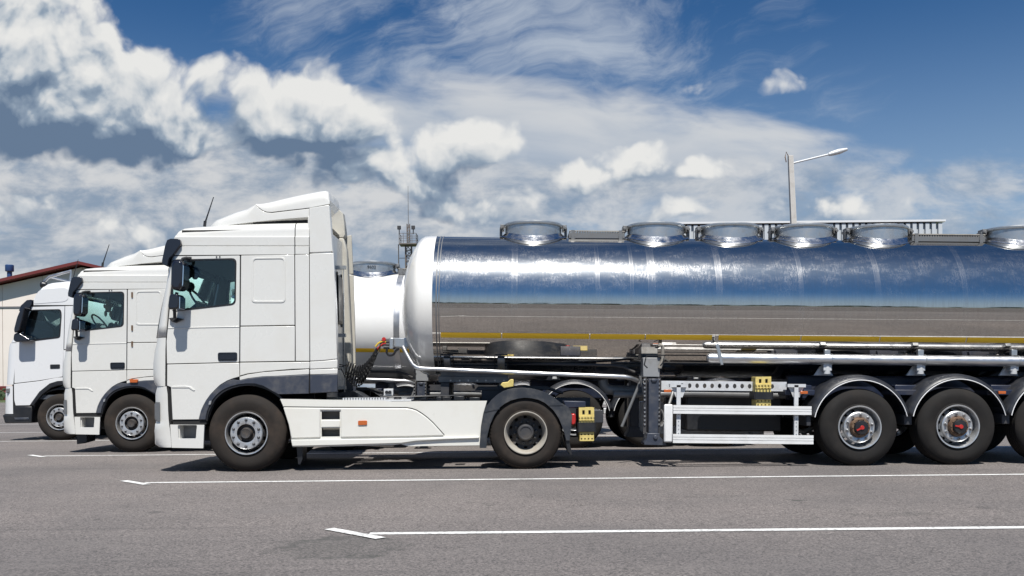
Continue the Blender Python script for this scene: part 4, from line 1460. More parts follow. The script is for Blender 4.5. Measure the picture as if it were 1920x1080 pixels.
    for u0, u1, v0, v1, Y in ((776, 800, 742, 750, .4), (851, 870, 743, 750.5, .3), (820, 845, 744, 752, .6), (738, 750, 746, 753, .25), (818, 828, 744, 752, .2), (880, 900, 745, 752, .7)):
        (x0, z0), (x1, z1) = P(u0, v0, Y), P(u1, v1, Y)
        mb.box(x0, x1, Y, Y + .2, z1, z0)
    mb.tube([(P(706, 745)[0], .3, P(706, 745)[1]), (P(760, 744)[0], .35, P(760, 744.5)[1]), (P(785, 745)[0], .4, P(785, 744)[1]), (P(870, 742)[0], .5, P(870, 742)[1])], .014, 6)
    mb.build('valve_block', M['black'], root, bevel=.01)
    # wheel arch liner
    mb = MB()
    for (cx, Rr) in ((-3.67, .66),):
        mb.arc(cx, .53, Rr, Rr + .03, -5, 175, .06, .85)
    mb.mirror().build('arch_liner', M['black'], root)
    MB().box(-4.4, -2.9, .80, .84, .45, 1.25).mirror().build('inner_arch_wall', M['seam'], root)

    # --- wheels
    for (y, sg) in ((.02, 1), (2.48, -1)):
        wheel_front(root, (-3.672, y, .535), sg)
        wheel_rear(root, (.183, y, .505), sg)
    return root


M['fender_dusty'] = worn(mat('fender_dusty', (.026, .030, .038), .45), (.11, .105, .10), .55, 5)
tractor = make_tractor()
# the second unit of the same make in the next bay
tractor2 = copy_tree(tractor, skip=('window_ornament',))
tractor2.location.x += -3.30
tractor2.location.y += 4.10
tag(tractor2, 'white tractor unit with toy hanging in its door window and amber lamp over wheel')

# ------------------------------------------------------------------ tank trailer (stands nose-up: body frame turned about the middle axle)
PIV = (6.15, 1.25, 0.0)
TILT = .0192
TL = (PIV, TILT)
TR, TZ, TY = 1.043, 2.236, 1.25


def TP(u, v, Y=0.0):
    x, z = P(u, v, Y)
    c, s = math.cos(TILT), math.sin(TILT)
    dx = x - PIV[0]
    return (PIV[0] + dx * c - z * s, dx * s + z * c)


def TPL(pts, Y=0.0):
    return [TP(u, v, Y) for u, v in pts]


def plate_holes(mb, x0, x1, z0, z1, nx, nz, r, y0, y1, n=12, rz=None):
    for i in range(nx):
        for j in range(nz):
            a, b = x0 + (x1 - x0) * i / nx, x0 + (x1 - x0) * (i + 1) / nx
            c, d = z0 + (z1 - z0) * j / nz, z0 + (z1 - z0) * (j + 1) / nz
            cx, cz = (a + b) / 2, (c + d) / 2
            hole = [(cx + r * math.cos(2 * math.pi * k / n), cz + (rz or r) * math.sin(2 * math.pi * k / n)) for k in range(n)]
            o, q = ray_loops([(a, c), (b, c), (b, d), (a, d)], hole, 4)
            mb.ring(o, q, y0, y1)
    return mb


def saddle(x, y):
    return TZ + math.sqrt(max(0, TR * TR - (y - TY) ** 2))


def manhole(root, x):
    c = (x, TY)
    n = 48
    rows = []
    top = TZ + TR
    for (r, off) in ((.515, .003), (.505, .012), (.48, .022), (.455, .040), (.430, .062)):
        row = []
        for i in range(n):
            a = 2 * math.pi * i / n
            xx, yy = x + r * math.cos(a), TY + r * math.sin(a)
            row.append((xx, yy, saddle(xx, yy) + off))
        rows.append(row)
    m = MB().grid(rows, closed=True).build('manhole', M['pipe'], root, tilt=TL, angle=50)
    z0 = top - .10
    MB().lathe([(.425, z0), (.425, top + .145), (.432, top + .148), (.432, top + .156)], (x, TY, 0), 'z', 48).build('collar', M['galv'], m)
    MB().lathe([(.43, top + .150), (.443, top + .152), (.446, top + .158), (.446, top + .184), (.434, top + .196), (.30, top + .214), (.001, top + .222)], (x, TY, 0), 'z', 48).build('lid', M['galv'], m)
    for s in (-1, 1):
        mb = MB().box(x + s * .47 - .030, x + s * .47 + .030, TY - .08, TY + .08, top + .10, top + .19)
        mb.cyl((x + s * .48, TY - .12, top + .14), (x + s * .48, TY + .12, top + .14), .025, 8)
        mb.box(x + s * .49 - .02, x + s * .49 + .02, TY - .05, TY + .05, top + .02, top + .15)
        mb.build('clamp', M['greysteel'], m, bevel=.006)
    return m


def walkway(root, x0, x1):
    top = TZ + TR
    mb = MB()
    for y in (TY - .32, TY + .32):
        mb.box(x0, x1, y - .012, y + .012, top - .045, top + .028)
    for x in (x0 + .06, x1 - .06):
        mb.box(x - .03, x + .03, TY - .34, TY + .34, top - .02, top + .02)
        mb.box(x - .025, x + .025, TY - .345, TY - .33, top - .06, top + .07)
    w = mb.build('walkway', M['greysteel'], root, tilt=TL)
    mb = MB()
    n = max(6, int((x1 - x0) / .036))
    for i in range(n):
        x = x0 + (x1 - x0) * (i + .5) / n
        mb.box(x - .008, x + .008, TY - .33, TY + .33, top + .03, top + .062)
    mb.box(x0, x1, TY - .338, TY - .33, top + .052, top + .066)
    tag(mb.build('grating', M['rim_cream'], w), kind='stuff')
    return w


def make_trailer():
    root = thing('tank_trailer', 'polished stainless steel tank trailer with white front dome and yellow stripe', 'tank trailer', (4.0, 1.25, 0), 'tank trailers')
    xf, xb = TP(820, 560, 1.25)[0], 9.45
    prof = []
    n = 96
    tank = MB().lathe([(TR, xf), (TR, xf + .02)] + [(TR, xf + (xb - xf) * i / 24) for i in range(1, 25)], (0, TY, TZ), 'x', n).build('tank_shell', M['tank'], root, tilt=TL)
    # shell origin on the axis so that the brushing runs round the barrel
    for vtx in tank.data.vertices:
        vtx.co.z -= TZ
    tank.location = tank.location + Vector((TZ * math.sin(TILT), 0, TZ * math.cos(TILT)))
    ORG[tank.name] = (PIV[0], PIV[1], TZ)
    dish = [(TR + .004, .012), (TR + .004, -.10), (TR - .006, -.17), (TR - .035, -.225), (TR - .09, -.27), (TR - .18, -.325), (TR - .32, -.395), (TR - .50, -.455), (TR - .70, -.495), (TR - .90, -.512), (.001, -.518)]
    MB().lathe([(r, xf + o) for r, o in dish], (0, TY, TZ), 'x', n).build('front_dome', M['dish'], root, tilt=TL, angle=60)
    MB().lathe([(r, xb - o * .8) for r, o in dish], (0, TY, TZ), 'x', n).build('rear_dome', M['tank'], root, tilt=TL, angle=60)
    # rolled seams
    for u, w_, r_ in ((822, .010, .004), (827, .008, .003)):
        x = TP(u, 560, .6)[0]
        MB().lathe([(TR - .002, x - w_), (TR + r_, x - w_ * .6), (TR + r_ * 1.15, x), (TR + r_, x + w_ * .6), (TR - .002, x + w_)], (0, TY, TZ), 'x', n).build('weld_seam', M['greysteel'] if u < 830 else M['seam_steel'], root, tilt=TL)
    # yellow tape in lengths
    for (u0, u1) in ((826, 940), (941, 1105), (1106, 1209), (1210, 1335), (1346, 1500), (1501, 1648), (1649, 1810), (1811, 2060)):
        for far in (0, 1):
            x0, x1 = TP(u0, 630, .35)[0], TP(u1, 630, .35)[0]
            rows = []
            for i in range(5):
                a = R(-25.8 - 4.4 * i / 4)
                y, z = (TR + .0025) * math.cos(a), TZ + (TR + .0025) * math.sin(a)
                rows.append([(x0 + .004, TY + (y if far else -y), z), (x1 - .004, TY + (y if far else -y), z)])
            MB().grid(rows).build('reflective_tape', M['tape'], root, tilt=TL)
    for u in (1000, 1229, 1367, 1505, 1645, 1900):
        manhole(root, TP(u, 430, 1.25)[0])
    walkway(root, TP(1066, 440, 1.0)[0], TP(1170, 440, 1.0)[0])
    walkway(root, TP(1706, 440, 1.0)[0], TP(1842, 440, 1.0)[0])

    # pipes along the side
    def run(name, pts, r, m=M['pipe'], n=14):
        q = [Vector((*TP(u, v, Y)[:1], Y, TP(u, v, Y)[1])) for u, v, Y in pts]
        return MB().tube(q, r, n).build(name, m, root, tilt=TL, angle=50)
    (xa, za) = TP(1325, 671.5, 0.31)
    (xe, ze) = TP(1900, 677.5, 0.31)
    sl = (ze - za) / (xe - xa)
    p = MB().tube([(xa, 0.31, za), (xa + .02, 0.31, za), (xa + .06, 0.31, za), (9.3, 0.31, za + sl * (9.3 - xa))], [.04, .064, .074, .074], 20).build('hose_tube', M['alu_pipe'], root, tilt=TL)
    for u in (1345, 1552, 1727, 1902):
        x, z = TP(u, 673, 0.31)
        mb = MB()
        mb.lathe([(.076, -.012), (.081, -.010), (.081, .010), (.076, .012)], (x + .05, 0.31, za + sl * (x + .05 - xa)), 'x', 20)
        if u == 1345:
            mb.prism([(x - .05, z + .21), (x, z + .21), (x + .07, z - .085), (x + .03, z - .085)], .225, .237)
        else:
            mb.box(x - .05, x + .03, .29, .35, z + .05, z + .13)
        mb.build('pipe_clip', M['galv'], root, tilt=TL, bevel=.004)
        if u > 1400:
            mb = MB().prism([(x - .16, z - .235), (x + .12, z - .235), (x + .03, z - .10), (x - .07, z - .10)], .41, .45)
            mb.box(x - .065, x + .055, .29, .41, z - .17, z - .07)
            mb.cyl((x - .005, .33, z - .22), (x - .005, .33, z - .07), .05, 12)
            mb.build('tank_saddle', M['silverpaint'], root, tilt=TL, bevel=.008)
    run_pts = [(756, 651, .9), (762, 663, .82), (769, 676, .72), (775, 685, .66), (782, 689.5, .62), (792, 691, .60), (880, 695, .60), (1000, 700, .60), (1120, 704.5, .60), (1170, 706.5, .60), (1184, 709, .62), (1196, 714, .66), (1206, 724, .72)]
    run('air_line_pipe', run_pts, .034, M['alu_pipe'])
    run('drain_pipe', [(1130, 712, .9), (1132, 722, .9), (1138, 729, .9), (1150, 732, .9), (1200, 733, .9), (1260, 735, .9)], .075, M['greysteel'])
    run('lower_pipe', [(1150, 740, .8), (1300, 738, .8), (1500, 742, .8)], .05, M['greysteel'])
    run('under_pipe', [(900, 681, .75), (1000, 682, .7), (1150, 685, .62), (1170, 688, .6), (1190, 698, .6)], .022, M['chassis'])
    # bracket for the air couplings on the dome
    (x0, z0), (x1, z1) = TP(737, 651, 1.0), TP(764, 634, 1.0)
    cb = MB().box(x0, x1 + .35, .95, 1.35, z0, z1).build('coupling_bracket', M['galv'], root, tilt=TL, bevel=.01)
    (x0, z0), (x1, z1) = TP(731, 654, .95), TP(738.5, 634, .95)
    MB().box(x0, x1, .88, 1.4, z0, z1).build('coupling_plate', M['galv'], cb, bevel=.008)
    mb = MB()
    for (u, v) in ((726, 639), (722, 641), (724, 646), (727, 651)):
        x, z = TP(u, v, .95)
        mb.cyl((x - .06, .95, z), (x + .10, .95, z), .03, 8)
    mb.build('coupling', M['chassis'], cb)
    # king-pin frame under the front
    mb = MB()
    (x0, z0), (x1, z1) = TP(822, 717, .8), TP(953, 709, .8)
    mb.box(x0, x1, .8, 1.7, z0, z1 + .02)
    (x0, z0), (x1, z1) = TP(826, 709, .85), TP(952, 697, .85)
    mb.box(x0, x1, .84, .90, z0, z1 + .03).box(x0, x1, 1.6, 1.66, z0, z1 + .03)
    mb.build('kingpin_frame', M['greysteel'], root, tilt=TL, bevel=.008)
    mb = MB()
    for u in (845, 862, 878, 895, 911, 928, 945):
        x, z = TP(u, 713.5, .8)
        mb.lathe([(.001, -.012), (.012, -.012), (.014, 0)], (x, .8, z), 'y', 6)
    mb.build('frame_bolt', M['nut'], root, tilt=TL)
    MB().cyl((TP(938, 712, 1.25)[0], 1.25, 1.0), (TP(938, 712, 1.25)[0], 1.25, 1.3), .045, 12).build('kingpin', M['nut'], root, tilt=TL)
    mb = MB()
    (x0, z0), (x1, z1) = TP(826, 742, .7), TP(842, 718, .7)
    mb.box(x0, x1, .7, 1.8, z0, z1)
    mb.build('front_hanger', M['chassis'], root, tilt=TL, bevel=.006)
    # mounting straps on the barrel with their rubber outline
    for (u0, u1) in ((829, 842), (932, 946)):
        (x0, z0), (x1, z1) = TP(u0, 711, .35), TP(u1, 670, .35)
        rows_o = []
        skin = lambda z, off: TY - math.sqrt(max(0, TR * TR - (z - TZ) ** 2)) - off
        zz = [z0 - .02 + (z1 - z0 + .02) * i / 6 for i in range(7)]
        s = MB().grid([[(x0, skin(z, .02), z), (x1, skin(z, .02), z)] for z in zz]).build('mount_strap', M['leg_steel'], root, tilt=TL)
        sm = s.modifiers.new('solid', 'SOLIDIFY'); sm.thickness = .02
        e = .04
        pts = [(x0 - e, skin(z, .004), z) for z in zz + [z1 + e]] + [(x1 + e, skin(z, .004), z) for z in ([z1 + e] + zz[::-1])]
        MB().tube(pts, .007, 6).build('strap_pad', M['black'], s)
    # landing legs
    for far in (0, 1):
        fl = (lambda mb: mb) if not far else (lambda mb: MB().add([(x, 2 * TY - y, z) for x, y, z in mb.v], [f[::-1] for f in mb.f]))
        (x0, z0), (x1, z1) = TP(1205.5, 707, .36), TP(1237.5, 670.5, .36)
        L = fl(MB().box(x0, x1, .36, .60, z0, z1)).build('landing_leg', M['leg_steel'], root, tilt=TL, bevel=.01)
        (xa2, za2), (xb2, zb2) = TP(1214.5, 822, .2), TP(1234.5, 710, .2)
        mb = MB().box(xa2, xb2, .14, .40, za2, zb2)
        mb.prism([(xa2 + .02, zb2), (xb2 - .02, zb2), (xb2 - .04, zb2 - .05), (xa2 + .04, zb2 - .05)], .12, .15)
        fl(mb).build('leg_column', M['trim'], L, bevel=.012)
        mb = MB()
        for uu in (1205.5, 1232):
            (xp, zp), (xq, zq) = TP(uu, 812, .2), TP(uu + 6.5, 708, .2)
            mb.box(xp, xq, .17, .19, zp, zq)
        fl(mb).build('leg_plate', M['chassis'], L)
        mb = MB()
        for uu in (1208.8, 1235.4):
            for k in range(11):
                x, z = TP(uu, 712 + k * 7.6 + (8 if k > 5 else 0), .17)
                mb.lathe([(.001, -.016), (.012, -.014), (.017, -.004), (.017, .004)], (x, .17, z), 'y', 8)
        fl(mb).build('leg_bolt', M['nut'], L)
        ft = MB().prism(TPL([(1207, 834), (1249, 835), (1247, 829), (1236, 818), (1236, 812), (1213, 812), (1212, 822), (1207, 829)], .15), .10, .42)
        x, z = TP(1229, 820, .1)
        ft.lathe([(.001, -.03), (.03, -.03), (.03, .01)], (x, .11, z), 'y', 12)
        fl(ft).build('leg_foot', M['trim'], L, bevel=.008)
        mb = MB().tube([Vector((TP(u, v, Y)[0], Y, TP(u, v, Y)[1])) for u, v, Y in ((1214, 690, .17), (1208, 684, .17), (1212, 667, .17), (1246, 666, .17), (1243, 680, .17), (1238, 686, .17))], .010, 6)
        fl(mb).build('leg_pad_edge', M['black'], L)
    (xa, za3), (xb3, zb3) = TP(1240, 702, .6), TP(1250, 645, .4)
    MB().tube([(TP(1237, 690, .35)[0], .35, TP(1237, 690, .35)[1]), (TP(1243, 672, .33)[0], .32, TP(1243, 672, .33)[1]), (TP(1242, 650, .28)[0], .28, TP(1242, 648, .28)[1]), (TP(1236, 647, .26)[0], .26, TP(1236, 646, .26)[1])], .026, 8).build('leg_strap', M['rim_cream'], root, tilt=TL)
    # leg braces
    mb = MB()
    for pts in (((1245, 790, .5), (1262, 735, .7)), ((1200, 705, .5), (1216, 770, .5)), ((1166, 800, .6), (1205, 705, .6))):
        mb.tube([Vector((TP(u, v, Y)[0], Y, TP(u, v, Y)[1])) for u, v, Y in pts], .022, 8)
    mb.build('leg_brace', M['greysteel'], root, tilt=TL)
    # perforated side beam
    (x0, z0), (x1, z1) = TP(1240, 730, .25), TP(1475, 716, .25)
    za_, zb_ = TP(1250, 730, .25)[1], TP(1250, 715.5, .25)[1]
    mb = plate_holes(MB(), TP(1272, 722, .25)[0], TP(1455, 722, .25)[0], za_, zb_, 13, 1, .026, .25, .262, 14, .034)
    mb.box(x0, TP(1272, 722, .25)[0] - .001, .25, .262, za_, zb_).box(TP(1455, 722, .25)[0] + .001, x1, .25, .262, za_, zb_)
    mb.box(x0, x1, .25, .32, zb_, zb_ + .012).box(x0, x1, .25, .32, za_ - .012, za_)
    mb.build('perforated_beam', M['silverpaint'], root, tilt=TL)
    MB().box(x0, x1, .40, .42, za_, zb_).build('beam_web', M['chassis'], root, tilt=TL)
    # side guard
    gx0, gx1 = TP(1262, 768, 0)[0], TP(1522, 768, 0)[0]
    zu0, zu1 = TP(1262, 775.5, 0)[1], TP(1262, 759.5, 0)[1]
    zl0, zl1 = TP(1262, 830.5, 0)[1], TP(1262, 814, 0)[1]
    for far in (0, 1):
        def fl(mb): return mb.mirror(TY) if far == 0 else mb
        if far: break
        G_ = fl(MB().box(TP(1245.5, 770, 0)[0], gx0, 0, .05, TP(1254, 829.5, 0)[1], TP(1254, 758, 0)[1])).build('side_guard', M['alu'], root, tilt=TL, bevel=.022, seg=3)
        for nm, a, b, ex in (('guard_rail', zu0, zu1, 0), ('guard_rail', zl0, zl1, .03)):
            mb = MB()
            h = b - a
            prof = [(0, 0), (0, .30), (.010, .33), (.010, .36), (0, .39), (0, .61), (.010, .64), (.010, .67), (0, .70), (0, 1)]
            rows = [[(x, .004 + o, a + h * k) for o, k in prof] + [(x, .035, b), (x, .035, a)] for x in (gx0 + .003, gx1 + ex)]
            mb.grid(rows, closed=True)
            mb.add(rows[1], [tuple(range(len(rows[1])))])
            fl(mb).build(nm, M['alu'], G_, flat=True)
        for u in (1271, 1491):
            x = TP(u, 800, .1)[0]
            mb = plate_holes(MB(), x - .028, x + .028, zl1 - .02, zu0 + .02, 1, 6, .010, .05, .062, 8)
            mb.box(x - .028, x + .028, .06, .10, zl0, TP(u, 722, .1)[1])
            mb.prism([(x - .10, TP(u, 724, .1)[1]), (x + .12, TP(u, 724, .1)[1]), (x + .06, TP(u, 745, .1)[1]), (x - .03, TP(u, 745, .1)[1])], .098, .112)
            mb.box(x - .12, x + .13, .06, .16, TP(u, 726, .1)[1], TP(u, 720, .1)[1])
            fl(mb).build('guard_post', M['silverpaint'], G_)
    for u in (1251.5, 1507, 1878):
        v = interp([(1251, 733), (1507, 736), (1878, 736)], u)
        (x0, z0), (x1, z1) = TP(u - 7, v + 2.6, .08), TP(u + 7, v - 2.6, .08)
        mk = MB().box(x0, x1, .06, .09, z0, z1).build('side_marker', M['amber'], root, tilt=TL, bevel=.004)
    # chock holder band
    (x0, z0), (x1, z1) = TP(1416, 749, .10), TP(1446, 735, .10)
    MB().box(x0 - .01, x1 + .01, .07, .085, z0, z1).box(x0 - .02, x0 - .005, .07, .34, z0, z1).box(x1 + .005, x1 + .02, .07, .34, z0, z1).build('chock_holder', M['black'], root, tilt=TL)
    # rear running frame
    mb = MB()
    (x0, z0), (x1, z1) = TP(1476, 748, .72), TP(1476, 706, .72)
    for y in (.70, 1.70):
        mb.box(x0, 9.4, y, y + .10, z0, z1)
        mb.box(x0, 9.4, y - .03, y + .13, z1, z1 + .014).box(x0, 9.4, y - .03, y + .13, z0 - .014, z0)
    for x in (4.0, 5.45, 6.82, 8.2, 9.3):
        mb.box(x, x + .10, .72, 1.78, z0 + .04, z1 - .03)
    mb.build('running_frame', M['navy'], root, tilt=TL, bevel=.006)
    for u in (1500, 1700, 1880):
        (x0, z0), (x1, z1) = TP(u - 22, 732, .3), TP(u + 22, 722, .3)
        mb = MB().box(x0, x1, .30, .72, z0, z1)
        (x0, z0), (x1, z1) = TP(u - 26, 741, .1), TP(u + 30, 731, .1)
        mb.box(x0, x1, .14, .5, z0, z1).mirror().build('fender_arm', M['navy'], root, tilt=TL, bevel=.01)
    # axles, air springs, chambers
    AX = (4.795, 6.15, 7.505)
    for i, x in enumerate(AX):
        mb = MB().cyl((x, .3, .535), (x, 2.2, .535), .075, 12)
        for y in (.75, 1.75):
            mb.lathe([(.001, .0), (.14, 0), (.15, .05), (.13, .10), (.15, .15), (.13, .2), (.15, .25), (.001, .27)], (x + .38, y, .62), 'z', 16)
            mb.prism([(x - .55, .62), (x - .50, .78), (x + .05, .66), (x + .5, .62), (x + .5, .56), (x, .56)], y - .05, y + .05)
        mb.build('axle', M['chassis'], root)
        for (y, sg) in ((.02, 1), (2.48, -1)):
            wheel_trailer(root, (x, y, .535), sg, ph=.2 * i)
        # fender: crown over both edges, white beading on the lip
        for far in (0, 1):
            rows = []
            for k in range(33):
                a = R(13 + 154 * k / 32)
                rr_ = [(.645, .0), (.655, -.008), (.668, -.006), (.70, .025), (.722, .07), (.730, .14), (.730, .46), (.715, .53), (.69, .55)]
                rows.append([(x + .01 + r * math.cos(a), (y if not far else 2.5 - y), .535 + r * math.sin(a)) for r, y in rr_])
            fd = MB().grid(rows).build('fender', M['fender'], root, angle=60)
            sm = fd.modifiers.new('solid', 'SOLIDIFY'); sm.thickness = .012
            rows = [Vector((x + .01 + .652 * math.cos(R(13 + 154 * k / 32)), -.010 if not far else 2.51, .535 + .652 * math.sin(R(13 + 154 * k / 32)))) for k in range(33)]
            MB().tube(rows, .0065, 6).build('fender_beading', M['white_edge'], fd)
            for s in (-1, 1):
                xx = x + .01 + s * .70
                mb = MB().box(xx - .03, xx + .03, .06, .52, .56, .70)
                (mb if not far else MB().add([(px_, 2.5 - py_, pz_) for px_, py_, pz_ in mb.v], mb.f)).build('fender_bracket', M['chassis'], fd, bevel=.008)
    # discharge boxes in the middle, dark under the barrel
    mb = MB()
    mb.box(2.55, 3.95, .85, 1.75, .40, .98)
    mb.cyl((2.3, 1.25, .80), (3.2, 1.25, .80), .10, 14)
    mb.build('valve_cabinet', M['black'], root, tilt=TL, bevel=.02)
    mb = MB().box(8.9, 9.5, .15, 2.35, .55, .68).box(9.35, 9.5, .15, 2.35, .75, .98)
    mb.build('rear_bumper', M['silverpaint'], root, tilt=TL, bevel=.015)
    mb = MB()
    for y in (.25, 2.0):
        mb.box(9.5, 9.53, y, y + .26, .78, .95)
    mb.build('rear_lamp', M['red'], root, tilt=TL)
    return root


M['seam_steel'] = worn(mat('seam_steel', (.60, .60, .60), .13, 1.0), (.52, .52, .52), .4, 20)
M['alu_pipe'] = worn(mat('aluminium_tube', (.58, .59, .61), .34, .95), (.55, .54, .53), .4, 6)
trailer = make_trailer()


def chock(c, w=.19, h=.42, name_label=None, mt=None, group='wheel chocks', dep=.22):
    """yellow wedge standing on end: slotted head, ribs, pierced foot; c = near lower left corner"""
    x, y, z = c
    root = thing('wheel_chock', name_label, 'wheel chock', (x + w / 2, y + dep / 2, z), group)
    mb = MB()
    mb.box(x, x + w, y + .03, y + dep, z, z + h)
    b = mb.build('chock_body', mt or M['yellow'], root, bevel=.008)
    mb = MB()
    zs = z + h * .62
    o, q = ray_loops([(x, zs), (x + w / 2, zs), (x + w / 2, z + h), (x, z + h)], [(x + w * .22, zs + h * .17), (x + w * .38, zs + h * .17), (x + w * .38, zs + h * .30), (x + w * .22, zs + h * .30)], 8)
    mb.ring(o, q, y, y + .03).ring([(2 * x + w - a, b_) for a, b_ in o], [(2 * x + w - a, b_) for a, b_ in q], y, y + .03)
    for k in range(5):
        xx = x + w * (.06 + .2 * k)
        mb.box(xx, xx + w * .08, y - .018, y, zs - .005, zs + .04)
    mb.box(x, x + w, y - .012, y, zs + .04, zs + .06)
    plate_holes(mb, x + .008, x + w - .008, z, z + h * .26, 4, 2, .012, y, y + .03, 8)
    mb.box(x, x + w, y + .012, y + .03, z + h * .26, zs)
    mb.build('chock_face', mt or M['yellow'], root)
    MB().prism([(x + w * .21, zs + h * .16), (x + w * .79, zs + h * .16), (x + w * .79, zs + h * .31), (x + w * .21, zs + h * .31)], y + .026, y + .032).build('chock_slot', M['seam'], root, flat=True)
    MB().prism([(x + .008, z), (x + w - .008, z), (x + w - .008, z + h * .26), (x + .008, z + h * .26)], y + .026, y + .032).build('chock_recess', M['seam'], root, flat=True)
    return root


x0, z0 = P(1086, 827, .10)
x1, z1 = P(1114, 764, .10)
chock((x0, .10, z0), x1 - x0, z1 - z0, 'clean yellow wheel chock clipped beside the red tail light')
MB().box(x0 - .012, x1 + .012, .075, .095, z0 + (z1 - z0) * .28, z0 + (z1 - z0) * .56).box(x0 - .02, x0 - .006, .075, .36, z0 + .12, z0 + .25).box(x1 + .006, x1 + .02, .075, .36, z0 + .12, z0 + .25).box(x0 - .02, x1 + .02, .34, .42, z0 + .05, z1 - .02).build('chock_holder', M['black'], tractor)
x0, z0 = P(1417, 763, .10)
x1, z1 = P(1446, 706, .10)
chock((x0, .10, z0), x1 - x0, z1 - z0, 'yellow wheel chock strapped upright against the perforated beam of the polished tanker')

# white-barrelled trailers behind the second and third tractor
trailer2 = copy_tree(trailer, skip=('perforated_beam', 'side_guard', 'side_marker', 'chock_holder'))
trailer2.location.x += -3.66
trailer2.location.y += 4.10
tag(trailer2, 'white painted tank trailer with yellow stripe partly hidden behind the polished tanker')


def whiten(r):
    for o in r.children:
        b = o.name.split('.')[0]
        if b in ('tank_shell', 'rear_dome', 'weld_seam'):
            o.material_slots[0].link = 'OBJECT'
            o.material_slots[0].material = M['tank_white']
        if b in ('manhole', 'walkway'):
            o.location.x += .62


whiten(trailer2)
xs = P(738.5, 600, 4.3)[0] - trailer2.location.x + trailer.location.x
band = MB().lathe([(TR, xs - .055), (TR + .008, xs - .055), (TR + .008, xs + .055), (TR, xs + .055)], (0, TY, TZ), 'x', 96).build('barrel_band', M['alu_pipe'], trailer, tilt=TL)
band.parent = trailer2
def fleet_number(m):
    cu = bpy.data.curves.new('fleet_number', 'FONT')
    cu.body = '9602'
    cu.size = .085
    cu.align_x = 'CENTER'
    cu.extrude = .002
    tmp = bpy.data.objects.new('fleet_number', cu)
    COL.objects.link(tmp)
    me = bpy.data.meshes.new_from_object(tmp.evaluated_get(bpy.context.evaluated_depsgraph_get()))
    bpy.data.objects.remove(tmp)
    o = bpy.data.objects.new('fleet_number', me)
    COL.objects.link(o)
    me.materials.clear()
    me.materials.append(M['black'])
    return o


mh2 = [o for o in trailer2.children if o.name.split('.')[0] == 'manhole'][0]
fn = fleet_number(mh2)
fn.parent = mh2
fn.rotation_euler = (R(90), 0, 0)
mx_ = TP(1000, 430, 1.25)[0]
fn.location = (mx_ + .02 - PIV[0], -.428, TZ + TR + .045)

trailer3 = copy_tree(trailer2, skip=('barrel_band', 'fleet_number'))
trailer3.location.x += -3.62
trailer3.location.y += 4.35
for o in list(trailer3.children):                             # object-level paint carries over with the copy
    pass
tag(trailer3, 'white tank trailer coupled to the rounded cab, mostly hidden by other tankers')
x0, z0 = P(1308, 758, 4.2)
x1, z1 = P(1333, 738, 4.2)
ymt = worn(mat('dirty_yellow_plastic', (.30, .22, .04), .55), (.10, .08, .04), .7, 12)
chock((x0, 4.2, z0 - .1), x1 - x0 + .05, z1 - z0 + .15, 'dirty mustard wheel chock under the tank, seen above the side guard', ymt)
# upright lock handle of the second unit's coupling, yellow
hd_ = MB().prism(P and PL([(938, 722), (942, 717), (952, 716), (957, 711), (963, 711), (963, 725), (945, 728)], .55), .52, .60)
hd_.build('coupling_lever', M['yellow'], tractor, bevel=.01)

# coiled air and electric hoses between cab and tank
hs = thing('air_hose', 'coiled black hoses hanging between white cab and tank dome', 'hose', (-2.1, 1.0, 0))
rnd = random.Random(4)
for k, (ph, dz, y0) in enumerate(((0, 0, .86), (1.9, -.07, .98), (4.1, -.14, 1.1))):
    a, b = P(650, 687 + k * 5, y0), P(706, 657 + k * 3, y0)
    pts = []
    turns, n = 13, 13 * 12
    for i in range(n + 1):
        t = i / n
        x = a[0] + (b[0] - a[0]) * t
        z = a[1] + (b[1] - a[1]) * t - .16 * math.sin(math.pi * t) * (1 + .35 * k)
        ang_ = 2 * math.pi * turns * t + ph
        r = .075
        pts.append((x + r * .35 * math.sin(ang_), y0 + r * math.cos(ang_), z + r * math.sin(ang_) - .0 * t))
    c = P(720, 640 + 4 * k, .98)
    d_ = P(640, 684 + k * 4, y0)
    pts = [(d_[0] - .2, y0, d_[1]), (d_[0], y0, d_[1])] + pts + [(b[0] + .05, y0, b[1] + .05), (c[0] - .05, .95, c[1]), (c[0] + .06, .95, c[1])]
    MB().tube(pts, .0085, 5).build('coil', M['hose_black'], hs, recalc=False)
for k, (mt, pts) in enumerate(((M['hose_yellow'], ((704, 650), (709, 644), (716, 640.5), (724, 641))), (M['red'], ((706, 655), (712, 650), (718, 645), (724, 644))))):
    MB().tube(catmull([(P(u, v, .93)[0], .93, P(u, v, .93)[1]) for u, v in pts], 4), .013, 6).build('hose_end', mt, hs)
MB().tube(catmull([(P(u, v, .9)[0], .9, P(u, v, .9)[1]) for u, v in ((727, 652), (725, 660), (729, 666), (737, 665), (742, 658), (748, 653))], 5), .016, 6).build('hose_loop', M['hose_black'], hs)
MB().lathe([(.001, -.02), (.03, -.02), (.03, .02), (.001, .02)], (P(720, 636, .93)[0], .93, P(720, 636, .93)[1]), 'y', 10).build('hose_cap', M['red'], hs)

